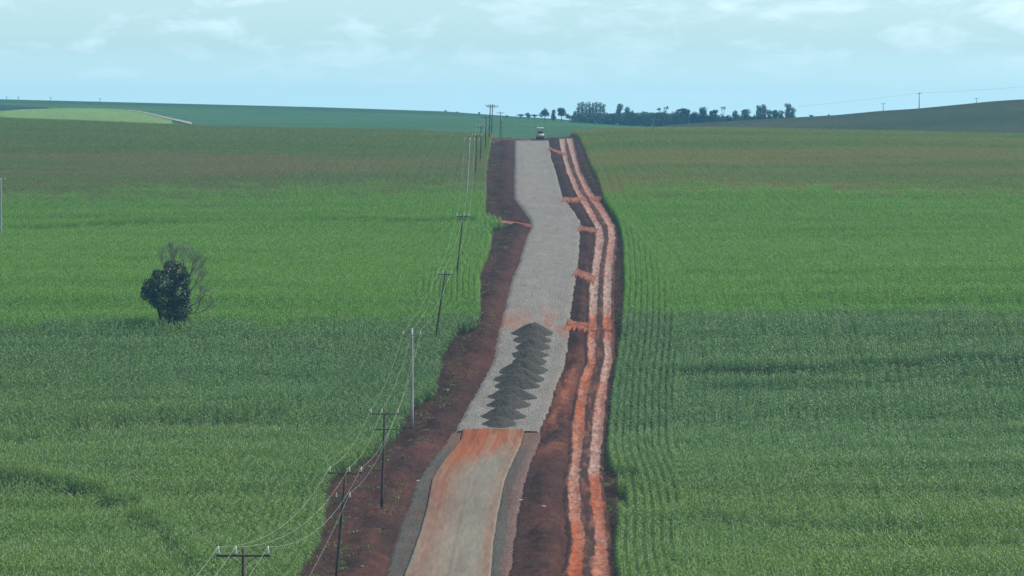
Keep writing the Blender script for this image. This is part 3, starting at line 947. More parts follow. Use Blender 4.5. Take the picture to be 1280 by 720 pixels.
def collect(side):
    P, A, HS = [], [], []
    # rows that follow the contours
    for k, d0 in enumerate(np.arange(332, 1460, 2.4)):
        hw = 0.5 * 1280 / F * d0 * 1.22 + 12
        e0 = np.mean([edge(side, d0 + q_) for q_ in np.linspace(-22, 22, 9)])
        x = e0 + side * (float(headland_w(side, d0)) + 1.75 + np.arange(0, hw, 3.95))
        x = x[np.abs(x) < hw]
        wig = (fbm(x / 55, np.full_like(x, d0 / 240), 131 + (side > 0), 2) - 0.5) * 26 * sstep(0, 50, np.abs(x - x[0]))
        d = d0 + wig
        e = edge(side, d); hwid = headland_w(side, d)
        keep = (x - e) * side > 1.9
        dx = np.gradient(d, x)
        P.append(np.stack([x, d], -1)[keep]); A.append(np.arctan(dx)[keep])
    P, A = np.concatenate(P), np.concatenate(A)
    gap = np.zeros(len(P), bool)
    for _, tx, td, hgt in TERR:
        inx = (P[:, 0] > tx[0] - 3) & (P[:, 0] < tx[-1] + 3)
        gap |= inx & (np.abs(P[:, 1] - np.interp(P[:, 0], tx, td) + 0.5) < (1.5 if hgt > .44 else 1.21))
    comb = np.zeros(len(P), bool)
    for ti in (0, 4):
        _, tx, td, hgt = TERR[ti]
        dl = np.interp(P[:, 0], tx, td)
        comb |= (P[:, 0] > tx[0] - 3) & (P[:, 0] < tx[-1] + 3) & (P[:, 1] > dl - 1) & (P[:, 1] < dl + 9.5)
    gap |= comb
    P, A = P[~gap], A[~gap]
    bz = base_z(P[:, 0], P[:, 1])
    blk = (np.column_stack([P, bz]), tilt_euler(P[:, 0], P[:, 1], A, 0))
    # headland rows that follow the road
    P, A = [], []
    for j in range(24):
        off = 0.45 + j * 0.8
        d = np.arange(332, 1460, 2.9)
        d = d + (j % 3)
        keep = off < headland_w(side, d)
        dd = d[keep]
        # smoothed edge so the rows run in calm curves; the outermost rows break off where the edge cuts in
        es = np.zeros_like(dd); ws = 0
        for s_ in np.linspace(-22, 22, 9):
            es += edge(side, dd + s_); ws += 1
        es /= ws
        x = es + side * off
        ok = (x - edge(side, dd)) * side > 0.25
        ang = np.arctan2(np.full_like(dd, 1.0), np.gradient(x, dd) if len(dd) > 1 else 0 * dd)
        P.append(np.stack([x, dd], -1)[ok]); A.append(ang[ok])
        # fill pockets where the true edge bulges out past the calm rows
        if j == 0:
            for jj in range(1, 9):
                x2 = es - side * (jj * 0.8 - 0.45)
                ok2 = (x2 - edge(side, dd)) * side > 0.25
                P.append(np.stack([x2, dd], -1)[ok2]); A.append(ang[ok2])
    for ti in (0, 4):
        _, tx, td, hgt = TERR[ti]
        if (tx[0] < 0) != (side < 0): continue
        xx = np.arange(tx[0], tx[-1], 1.55)
        e0 = np.interp(xx, tx, td)
        inner = np.abs(xx - edge(side, e0)) > headland_w(side, e0)
        for kk in range(3):
            hd = math.pi / 2 + side * 0.25
            dd = e0 + 0.6 + kk * 2.8
            xk = xx + math.cos(hd) * kk * 2.8
            P.append(np.stack([xk, dd], -1)[inner]); A.append(np.full(inner.sum(), hd))
    P, A = np.concatenate(P), np.concatenate(A)
    if side > 0:    # the bare notch at the field corner
        nt_ = (P[:, 1] > row2d(612)) & (P[:, 1] < row2d(601)) & (P[:, 0] < (800 - 640) * 466 / F)
        P, A = P[~nt_], A[~nt_]
    one = (np.column_stack([P, base_z(P[:, 0], P[:, 1])]), tilt_euler(P[:, 0], P[:, 1], A, 1))
    return blk, one


def sub(pair, mask):
    return (pair[0][mask], pair[1][mask])


for side, b1, b2, words in ((-1, B1L, B2L, 'left'), (1, B1R, B2R, 'right')):
    blk, one = collect(side)
    jit = lambda p_: fbm(p_[0][:, 0] / 9, p_[0][:, 1] / 9, 201, 3) - 0.5
    rj = lambda p_: _hash(np.floor(p_[0][:, 0] * 7), np.floor(p_[0][:, 1] * 7), 5) - 0.5
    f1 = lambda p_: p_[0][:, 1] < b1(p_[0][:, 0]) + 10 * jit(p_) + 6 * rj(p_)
    f2 = lambda p_: (~f1(p_)) & (p_[0][:, 1] < b2(p_[0][:, 0]) + 60 * jit(p_) + 70 * rj(p_))
    f3 = lambda p_: (~f1(p_)) & (~f2(p_))
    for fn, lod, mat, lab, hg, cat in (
            (f1, 0, M_CORN_CLOUD_SHADE, 'maize nearest the camera, coloured dark bluish green as under cloud shade, on the %s of the road' % words, 2.1, 'maize field'),
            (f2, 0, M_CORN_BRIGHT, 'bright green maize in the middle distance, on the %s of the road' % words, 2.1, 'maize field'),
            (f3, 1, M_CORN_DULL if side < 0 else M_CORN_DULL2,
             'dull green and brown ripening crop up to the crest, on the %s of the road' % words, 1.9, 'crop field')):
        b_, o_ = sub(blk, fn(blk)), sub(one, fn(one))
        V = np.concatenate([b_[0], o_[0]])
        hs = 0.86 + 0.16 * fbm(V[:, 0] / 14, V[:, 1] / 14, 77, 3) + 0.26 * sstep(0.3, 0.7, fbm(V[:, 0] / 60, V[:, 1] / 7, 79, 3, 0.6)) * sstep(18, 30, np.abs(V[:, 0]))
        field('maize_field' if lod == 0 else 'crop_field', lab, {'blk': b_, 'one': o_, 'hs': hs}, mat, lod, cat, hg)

# weeds on the bare verges: nobody could count them
def leaf_cloud(P, size, seed, up=0.0, asp=0.6):
    """one quad per point, random facing"""
    r_ = np.random.default_rng(seed)
    n = len(P)
    a = r_.normal(size=(n, 3)); a[:, 2] *= (1 - up); a /= np.linalg.norm(a, axis=1)[:, None]
    b = r_.normal(size=(n, 3)); b[:, 2] += up * 2; b -= a * (a * b).sum(1)[:, None]; b /= np.linalg.norm(b, axis=1)[:, None]
    s = size * r_.uniform(0.6, 1.3, n)[:, None] if not hasattr(size, 'shape') else size[:, None]
    a, b = a * s * asp, b * s
    V = np.stack([P - b * 0.5, P + a * 0.5 - b * .05, P + b * 0.5, P - a * 0.5 - b * .05], 1).reshape(-1, 3)
    Q = np.arange(n * 4).reshape(n, 4)
    L = np.repeat(r_.uniform(0, 1, n), 4)
    return V, Q, L


r_ = np.random.default_rng(5)
cl = []
for _ in range(420):
    d = r_.uniform(384, 1200) if r_.random() < 0.5 else r_.uniform(384, 620)
    if r_.random() < 0.62:
        e = float(cornL(d)); g = float(shL(d) if d < 523 else gravL(d)); x = e + abs(r_.normal(0, 0.28)) * (g - e) + 0.3
        if x > g - 0.8: continue
    else:
        e = float(cornR(d)); g = float(TE(d)); x = e - abs(r_.normal(0, 0.4)) * (e - g) - 0.1
        if x < g + 0.2: continue
    cl.append((x, d, r_.uniform(0.25, 0.7)))
for px, rw in ((492, 632), (496, 622), (490, 640), (484, 645), (488, 648), (499, 612), (494, 627), (466, 572), (505, 606), (622, 318), (628, 312), (632, 306), (590, 470)):
    d = float(row2d(rw)); cl.append(((px - 640) * d / F, d, 0.75))
P = []
for x, d, s in cl:
    n = int(26 * s / 0.4)
    q = r_.normal(size=(n, 3)) * (s, s, s * 0.3) * 0.6
    q[:, 0] += x; q[:, 1] += d; q[:, 2] = np.abs(q[:, 2]) + gz(q[:, 0], q[:, 1]) + 0.02
    P.append(q)
P = np.concatenate(P)
V, Q, L = leaf_cloud(P, 0.26, 3, 0.6, 0.28)
o = mk('verge_weeds', V, Q, M_WEED, attrs={'leaf': ('FLOAT', L)})
tag(o, 'sparse yellowish weeds scattered over the bare red verges', 'weeds', kind='stuff')

# ------------------------------------------------------------------ heaps of dark aggregate
hp = [(0, 640, 692, 422.5), (1, 642, 689, 431), (2, 644, 688, 440), (3, 641, 684, 449), (4, 640, 682.5, 457.5), (5, 623, 684, 469), (6, 618, 682, 479),
      (7, 620, 675, 487.5), (8, 610, 671, 501), (9, 611, 661, 511.5), (10, 602, 658, 526), (11, 604, 645, 535)]
words = ['farthest heap of dark aggregate, a broad dome at the far end of the row', 'second heap from the far end of the row of aggregate',
         'third heap from the far end of the row of aggregate', 'fourth heap from the far end of the row of aggregate',
         'fifth heap from the far end of the row of aggregate', 'sixth heap from the far end, first of the widest dark heaps',
         'widest dark aggregate heap, seventh from the far end', 'fifth heap of dark aggregate from the paved road end',
         'fourth heap of dark aggregate from the paved road end', 'third heap of dark aggregate from the paved road end',
         'second heap from the paved road end, with wide low tips', 'nearest heap of dark aggregate, beside the orange dusty pavement end']
for (k, pl_, pr_, rw) in hp:
    d = float(row2d(rw)); s = F / d
    d += 1.9
    cx = ((pl_ + pr_) / 2 - 640) / s; wd = (pr_ - pl_) / s
    rx, ry, hgt = wd / 2 + 0.15, 2.9, 0.285 * wd * random.uniform(0.74, 1.12)
    nr, na = 26, 72
    rr = np.linspace(0, 1, nr)[:, None]; aa = np.linspace(0, 2 * math.pi, na, endpoint=False)[None]
    wob = 1 + 0.20 * (fbm(np.cos(aa) * 1.6 + k * 3, np.sin(aa) * 1.6, k, 3) - 0.5) * 2
    xx = rr * np.cos(aa) * rx * wob; yy = rr * np.sin(aa) * ry * wob
    prof = np.interp(rr, [0, 0.08, 0.25, 0.55, 0.85, 0.97, 1.0], [1.0, 0.99, 0.90, 0.52, 0.13, 0.025, -0.08])
    zz = hgt * (prof + 0.10 * (fbm(np.cos(aa) * 2 + k, np.sin(aa) * 2 + 5, 70 + k, 3) - 0.5) * 4 * rr * (1 - rr))
    nn = fbm(xx / 0.8 + k * 9, yy / 0.8, 300 + k, 4, 0.6) - 0.5
    zz = zz + nn * 0.28 * hgt * np.sin(math.pi * np.clip(rr * 0.95 + 0.1, 0, 1)) + (fbm(xx / 0.18 + k, yy / 0.18, 340 + k, 2) - 0.5) * 0.10 * (1 - rr ** 8)
    gx_, gy_ = cx + xx, d + yy
    zg = base_z(gx_, gy_) - float(base_z(cx, d))
    V = np.stack([xx, yy, zz + zg], -1).reshape(-1, 3)
    idx = np.arange(nr * na).reshape(nr, na); nxt = np.roll(idx, -1, 1)
    q = np.stack([idx[:-1], nxt[:-1], nxt[1:], idx[1:]], -1).reshape(-1, 4)[:, ::-1]
    o = mk('aggregate_heap', V, np.ascontiguousarray(q), M_HEAP, smooth=True)
    o.location = (cx, d, float(base_z(cx, d)) + 0.2)
    tag(o, words[k], 'gravel heap', 'heaps of dark aggregate in a row on the stone bed')

# ------------------------------------------------------------------ poles and wires
def insulator(mb, x, y, z, r_=0.075, h=0.32):
    mb.lathe((x, y, z), [(0.02, 0), (0.02, 0.04), (r_, 0.06), (r_ * 0.6, 0.10), (r_ * 0.95, 0.13), (r_ * 0.55, 0.17), (r_ * 0.85, 0.2), (r_ * 0.5, h * 0.8), (r_ * 0.35, h)], 10)


def pole(x, d, height, label, top_dx=0.0, concrete=False, arms=((0.35, 2.6, (-1, -0.3, 1)),), rot=0.0, big=1.0, name='utility_pole',
         group='utility poles of the line beside the road', base=None, yard=None):
    z0 = float(gz(x, d)[0]) if base is None else base
    root = empty(name, (x, d, z0), rot)
    msh, mar = (M_CONC, M_ARMC) if concrete else (M_WOOD, M_ARM)
    sh = MB()
    r0, r1 = (0.21, 0.12) if concrete else (0.145, 0.09)
    n = 7
    lean = lambda z: top_dx * z / height
    sh.tube([(lean(height * t), 0, -0.6 + (height + 0.6) * t) if t == 0 else (lean(height * t), 0, height * t) for t in np.linspace(0, 1, n)],
            [(r0 + (r1 - r0) * t) * big for t in np.linspace(0, 1, n)], 12)
    if concrete:
        for zz in (height * 0.28, height * 0.5, height * 0.74):
            sh.tube([(lean(zz), 0, zz - 0.05), (lean(zz), 0, zz + 0.05)], 0.185 * big, 12)
    sh.build('shaft', msh, root, True)
    tips = []
    for dz, w_, spots in arms:
        z = height - dz
        ax = lean(z)
        if dz > 1.6:
            ax += 0
        a = MB().box((ax, -0.20 * big, z), (w_, 0.10 * big, 0.12 * big), bev=0.015)
        a.tube([(ax - w_ * 0.28, -0.18 * big, z), (ax, -0.12, z - 0.55)], 0.018 * big, 6)
        a.tube([(ax + w_ * 0.28, -0.18 * big, z), (ax, -0.12, z - 0.55)], 0.018 * big, 6)
        ao = a.build('crossarm', mar, root)
        row = []
        for s_ in spots:
            m2 = MB(); px_ = ax + s_ * w_ * 0.46
            insulator(m2, px_, -0.20 * big, z + 0.06 * big, 0.085 * big, 0.42 * big)
            m2.build('insulator', M_INS, ao, True)
            row.append(Matrix.Rotation(rot, 3, 'Z') @ Vector((px_, -0.20 * big, z + 0.45 * big)) + Vector((x, d, z0)))
        tips.append(row)
    tag(root, label, 'utility pole', group)
    return tips


def W_(px, d): return (px - 640) * d / F


T3 = ((0.35, 2.6, (-1, -0.3, 1)),)
two = lambda: None
line = []
line.append(pole(-13.7, 235, 10.1, 'nearest utility pole, only its crossarm with three white insulators in frame', base=ZC - 22.2 - 10.1 + 0.35,
                 arms=((0.35, 2.75, (-1, -0.3, 1)),)))
gz_ = lambda x, d: float(gz(x, d)[0])
p3x, p3d = W_(419, 369), 369
top3 = ZC - (587 - 150) / (F / p3d)
line.append(pole(p3x, p3d, top3 - gz_(p3x, p3d), 'leaning wooden pole on the red verge, bottom of frame, second nearest', top_dx=0.85,
                 arms=((0.25, 2.75, (-1, 0.25, 1)), (2.3, 1.3, (-0.9, 0.9))), rot=R(0)))
p2x, p2d = W_(477, 443), 443
top2 = ZC - (512 - 150) / (F / p2d)
line.append(pole(p2x, p2d, top2 - gz_(p2x, p2d), 'dark wooden pole with two crossarms standing by yellowish weeds', top_dx=0.3,
                 arms=((0.4, 2.8, (-1, -0.2, 1)), (1.9, 2.0, ())), rot=R(0)))
p1x, p1d = W_(515, 528), 528
top1 = ZC - (410 - 150) / (F / p1d)
line.append(pole(p1x, p1d, top1 - gz_(p1x, p1d), 'tall pale concrete pole with one crossarm beside the bare verge', concrete=True,
                 arms=((0.8, 2.1, (-1, 0, 1)),)))


def corn_pole(px_top, row_top, px_b, row_b, label, **kw):
    """pole whose foot is hidden by 2.1 m of crop; (px_b,row_b) is where it meets the crop's top"""
    x, d = hit(px_b, row_b, 2.1)
    d += 0.8
    s = F / d
    zt = ZC - (row_top - 150) / s
    h = zt - gz_(x, d)
    return pole(x, d, h, label, top_dx=(px_top - px_b) / s * h / max(h - 2.1, 1), **kw)


line.append(corn_pole(553.5, 340, 543, 415, 'dark leaning wooden pole rising from the maize, next beyond the concrete pole', arms=((0.3, 1.9, (-1, -.3, 1)),)))
line.append(corn_pole(577, 268, 570, 335, 'slanting dark pole in bright green maize, left of the dirt crossing', arms=((0.3, 1.9, (-1, 0.2, 1)),)))
line.append(corn_pole(586.5, 172, 582.5, 238, 'pale concrete pole among the wires, at the edge of the bright green maize', concrete=True, arms=((0.5, 2.0, (-1, 0, 1)),)))
line.append(corn_pole(595.6, 168, 594.3, 213, 'thin dark pole in the dull crop, nearest of those under the crest', arms=((0.3, 2.0, (-1, -.3, 1)),)))
line.append(corn_pole(601.2, 157, 600.6, 196, 'thin dark pole second nearest of those under the crest', arms=((0.3, 2.0, (-1, -.3, 1)),)))
line.append(corn_pole(607.5, 145, 606.8, 181, 'thin dark pole third nearest of those under the crest', arms=((0.3, 2.0, ()),)))
line.append(pole(W_(611, 1235), 1235, (177 - 130.5) / (F / 1235), 'left one of the two tall poles close together on the skyline', top_dx=0.45,
                 arms=((0.4, 2.6, (-1, -.3, 1)),), big=1.25, base=ZC - 27 / (F / 1235)))
line.append(pole(W_(614, 1300), 1300, (176 - 130.0) / (F / 1300), 'right one of the two tall poles close together on the skyline', top_dx=0.4,
                 arms=((0.8, 3.2, (-1, .3, 1)),), big=1.25, base=ZC - 26 / (F / 1300)))
line.append(pole(W_(624.8, 1395), 1395, (178 - 140) / (F / 1395), 'pole beyond the crest, right of the skyline pair, with a crossarm', top_dx=0.2,
                 arms=((0.3, 2.4, (-1, -.3, 1)),), big=1.0, base=ZC - 28 / (F / 1395)))
line.append(pole(W_(627.2, 1460), 1460, (178 - 151) / (F / 1460), 'short thin pole just beyond and right of the crest pole', arms=((0.3, 1.4, ()),), big=0.8,
                 base=ZC - 28 / (F / 1460)))
for i_ in (4, 5): pass

pole(*hit(1, 290, 2.1)[:2], 11.0, 'pale concrete pole standing alone at the left edge of the picture', concrete=True, arms=((0.4, 1.6, (-1, 1)),), group=None)

def wire(name, pts, label, sag=0.012, rad=0.014, group='conductors strung along the roadside poles'):
    mb = MB()
    P = []
    for a, b in zip(pts[:-1], pts[1:]):
        L_ = (b - a).length
        for t in np.linspace(0, 1, 14)[:-1]:
            q = a.lerp(b, t); q.z -= 4 * sag * L_ * t * (1 - t); P.append(q)
    P.append(pts[-1])
    mb.tube(P, rad, 5)
    o = mb.build(name, M_WIRE, None, True)
    tag(o, label, 'wire', group)


# ahead of the nearest pole the line goes on towards the viewer
full = [t[0] for t in line if len(t[0]) == 3]
for j, w in enumerate(('left', 'middle', 'right')):
    pts = [full[0][j] + Vector((-1.5, -75, 1.5))] + [t[j] for t in full]
    wire('power_line', pts, '%s one of the three wires on top of the roadside poles' % w, rad=0.0085)
low = [line[1][1][1], line[2][1][0] if line[2][1] else None]
a = line[1][1][1]; b = Vector((p2x + 0.9, p2d - 0.1, top2 - 1.8))
wire('power_line', [a + Vector((-3, -134, -1)), a, b, Vector((p1x + 0.25, p1d, top1 - 2.2))], 'single lower wire sagging between the two near wooden poles', rad=0.008, group=None)

# poles on the far hills
rt = []
for px, rt_, rb, w in ((1104, 128.5, 138, 'short thin pole on the right hill, leftmost of three'), (1149, 115.5, 135, 'tall pole on the right hill skyline, middle one of three'),
                       (1220.5, 122, 127.5, 'tiny pole near the top of the right hill, rightmost of three')):
    d = 2010.0; s = F / d; x = W_(px, d)
    zb = float(base_z(x, d)); h = ZC - (rt_ - 150) / s - zb
    rt.append(pole(x, d, h, w, arms=((0.4, 2.0, (-1, 1)),), big=1.3 if h > 5 else 0.9, group='poles along the right hill'))
wp = [Vector((W_(px, 2010.0), 2010.0, ZC + (150 - r_w) / (F / 2010.0))) for px, r_w in ((1000, 133), (1149, 116.5), (1290, 107.5))]
wire('power_line', wp, 'faint single wire climbing the sky over the right hill', sag=0.004, rad=0.03, group=None)
for px, rt_, w in ((8.5, 120.8, 'leftmost of the tiny poles on the left skyline'), (23, 120.6, 'second tiny pole from the left on the left skyline'),
                   (63.5, 121.4, 'third tiny pole from the left on the left skyline'), (125, 122.6, 'fourth and paler tiny pole on the left skyline')):
    d = 3190.0; s = F / d; x = W_(px, d); zb = float(base_z(x, d))
    pole(x, d, max(ZC - (rt_ - 150) / s - zb, 2.0), w, arms=((0.3, 2.2, ()),), big=1.2, group='poles along the left skyline')

# ------------------------------------------------------------------ road roller on the crest
def roller(x, d, z):
    rt_ = empty('road_roller', (x, d, z))
    # drum faces the camera (towards -Y)
    dr = MB(); n = 28
    dr.tube([(-1.07, -1.9, 0.76), (-1.04, -1.9, 0.76), (1.04, -1.9, 0.76), (1.07, -1.9, 0.76)], [0.70, 0.76, 0.76, 0.70], n)
    dr.build('drum', M_STEEL, rt_, True)
    fr = MB()
    for s_ in (-1, 1):
        fr.box((s_ * 1.18, -1.5, 0.82), (0.14, 2.1, 0.30), bev=0.02)
    fr.box((0, -2.78, 0.80), (2.5, 0.16, 0.34), bev=0.02)
    fr.box((0, -0.75, 0.85), (2.5, 0.5, 0.5), bev=0.04)
    fr.build('drum_frame', M_YEL, rt_)
    for s_ in (-1, 1):
        w = MB(); w.tube([(s_ * 0.62, 1.2, 0.72), (s_ * 0.68, 1.2, 0.72), (s_ * 1.05, 1.2, 0.72), (s_ * 1.11, 1.2, 0.72)], [0.62, 0.72, 0.72, 0.62], 24)
        wo_ = w.build('wheel', M_RUBBER, rt_, True)
        MB().tube([(s_ * 1.05, 1.2, 0.72), (s_ * 1.13, 1.2, 0.72)], 0.32, 16).build('rim', M_YEL, wo_, True)
    MB().box((0, 1.35, 1.35), (1.25, 2.1, 0.85), bev=0.12).build('engine_hood', M_DARKPAINT, rt_)
    MB().box((0, 0.0, 1.05), (1.45, 1.0, 0.5), bev=0.05).build('platform', M_DARKPAINT, rt_)
    st = MB().box((0, 0.35, 1.6), (0.55, 0.5, 0.16), bev=0.03).box((0, 0.58, 1.95), (0.55, 0.12, 0.6), bev=0.03); st.build('seat', M_DARKPAINT, rt_)
    sw = MB().tube([(0, -0.2, 1.2), (0, -0.05, 1.85)], 0.035, 8)
    pts = [(0.2 * math.cos(t), -0.05 + 0.08 * math.sin(t), 1.87 + 0.18 * math.sin(t)) for t in np.linspace(0, 2 * math.pi, 20)]
    sw.tube(pts, 0.018, 6); sw.build('steering_wheel', M_DARKPAINT, rt_)
    MB().box((0, -0.52, 1.62), (1.45, 0.05, 0.7), bev=0.01).build('front_panel', M_DARKPAINT, rt_)
    for sx in (-1, 1):
        for yy in (-0.5, 0.7):
            MB().box((sx * 0.72, yy, 2.1), (0.08, 0.08, 1.6), bev=0.01).build('cab_post', M_DARKPAINT, rt_)
    MB().box((0, 0.1, 3.05), (1.95, 1.75, 0.34), bev=0.10).build('cab_roof', M_CAB, rt_)
    for s_ in (-1, 1):
        MB().lathe((s_ * 0.5, -0.60, 1.45), [(0.09, -0.07), (0.1, 0.0), (0.09, 0.07)], 12).build('headlight', M_CAB, rt_, True)
    MB().tube([(0.4, 1.6, 1.7), (0.4, 1.6, 2.35)], 0.05, 8).build('exhaust_pipe', M_DARKPAINT, rt_)
    tag(rt_, 'road roller with white cab roof working on the crest of the road', 'road roller')


rd = 1262.0
roller(W_(675.2, rd), rd, float(base_z(W_(675.2, rd), rd)) + 0.45)

# ------------------------------------------------------------------ trees
def blob_points(blobs, dens, seed, shell=0.45):
    r_ = np.random.default_rng(seed); P = []
    for (cx, cy, cz, rx, ry, rz) in blobs:
        n = max(12, int(dens * (rx * rz + rx * ry + ry * rz) / 3 * 4))
        v = r_.normal(size=(n, 3)); v /= np.linalg.norm(v, axis=1)[:, None]
        rad = (shell + (1 - shell) * r_.random(n) ** 0.6)
        rad *= 1 + 0.22 * (fbm(v[:, 0] * 2.2 + seed, v[:, 2] * 2.2 + v[:, 1], seed, 3) - 0.5) * 2
        P.append(v * rad[:, None] * (rx, ry, rz) + (cx, cy, cz))
    return np.concatenate(P)


def limb(mb, p0, p1, r0, r1, bend=0.12, n=5, rnd=random):
    p0, p1 = Vector(p0), Vector(p1)
    L_ = (p1 - p0).length
    k = Vector((rnd.uniform(-1, 1), rnd.uniform(-1, 1), rnd.uniform(-.3, .6))) * bend * L_
    P = []
    for t in np.linspace(0, 1, n):
        P.append(p0.lerp(p1, t) + k * (4 * t * (1 - t)))
    mb.tube(P, [r0 + (r1 - r0) * t for t in np.linspace(0, 1, n)], 6)
    return P


def tree(x, d, z, height, width, kind, label, name='tree', mat=None, seed=0, group='trees of the far wood', dens=None, leaf=None, cat='tree'):
    rn = random.Random(seed); root = empty(name, (x, d, z))
    mat = mat or M_LEAF_WOOD
    tr = MB(); blobs = []
    h, w = height, width
    if kind == 'round':
        for k in range(8):
            a = rn.uniform(0, 6.28); q = rn.uniform(0.1, 0.33) * w; hz = rn.uniform(0.45, 0.85) * h
            rr = w * rn.uniform(0.18, 0.28); blobs.append((math.cos(a) * q, math.sin(a) * q, hz, rr, rr, rr * rn.uniform(0.7, 1.0)))
        blobs.append((0, 0, h * 0.78, w * .3, w * .3, h * .2))
    elif kind == 'umbrella':
        for k in range(12):
            a = rn.uniform(0, 6.28); q = rn.uniform(0.0, 0.36) * w
            blobs.append((math.cos(a) * q, math.sin(a) * q, h * rn.uniform(.62, .86), w * rn.uniform(.12, .17), w * .15, h * rn.uniform(.07, .12)))
        for k in range(9):
            a = rn.uniform(0, 6.28); q = rn.uniform(0.1, 0.42) * w
            blobs.append((math.cos(a) * q, math.sin(a) * q, h * (0.92 - 0.35 * (q / w) ** 2 * 4 * .5 - rn.uniform(0, .06)), w * rn.uniform(.10, .18), w * .14, h * rn.uniform(.05, .09)))
    elif kind == 'araucaria':
        for k in range(7):
            a = rn.uniform(0, 6.28); q = rn.uniform(0.15, 0.45) * w
            blobs.append((math.cos(a) * q, math.sin(a) * q, h * rn.uniform(0.66, 0.97), w * .13, w * .13, h * .045))
    elif kind == 'column':
        for k in range(10):
            hz = h * (0.2 + 0.74 * k / 9); rr = w * rn.uniform(.40, .58) * (1 - 0.2 * (k / 9))
            blobs.append((rn.uniform(-.12, .12) * w, rn.uniform(-.1, .1) * w, hz, rr, rr, h * .085))
    elif kind == 'palm':
        for k in range(2):
            blobs.append(((k - .5) * w * .5, 0, h * (0.9 + .04 * k), w * .26, w * .26, h * .09))
    elif kind == 'shrub':
        for k in range(6):
            blobs.append((rn.uniform(-.35, .35) * w, rn.uniform(-.3, .3) * w, h * rn.uniform(.3, .7), w * .22, w * .2, h * .28))
    tb = 0.028 * h + 0.05
    limb(tr, (0, 0, -0.4), (rn.uniform(-.04, .04) * w, 0, h * 0.55), tb, tb * .6, 0.03, 5, rn)
    for b in blobs:
        limb(tr, (0, 0, h * rn.uniform(.3, .55)), (b[0], b[1], b[2]), tb * .5, tb * .12, 0.1, 4, rn)
    tr.build('trunk', M_BARK, root, True)
    P = blob_points(blobs, dens or 16.0, seed, 0.35)
    P = P[P[:, 2] > 0.2]
    V, Q, L = leaf_cloud(P, leaf or 0.55, seed + 1, 0, 0.75)
    mk('crown', V, Q, mat, root, attrs={'leaf': ('FLOAT', L)})
    tag(root, label, cat, group)
    return root


def far_tree(px, row_top, wpx, kind, label, d=2500.0, seed=0, row_base=None, **kw):
    s = F / d; x = W_(px, d); z = float(base_z(x, d))
    h = ZC - (row_top - 150) / s - z
    if px > 840 and kind in ('round', 'umbrella', 'column') and px < 1000: wpx *= 1.28
    tree(x, d, z, h, wpx / s, kind, label, seed=seed, **kw)


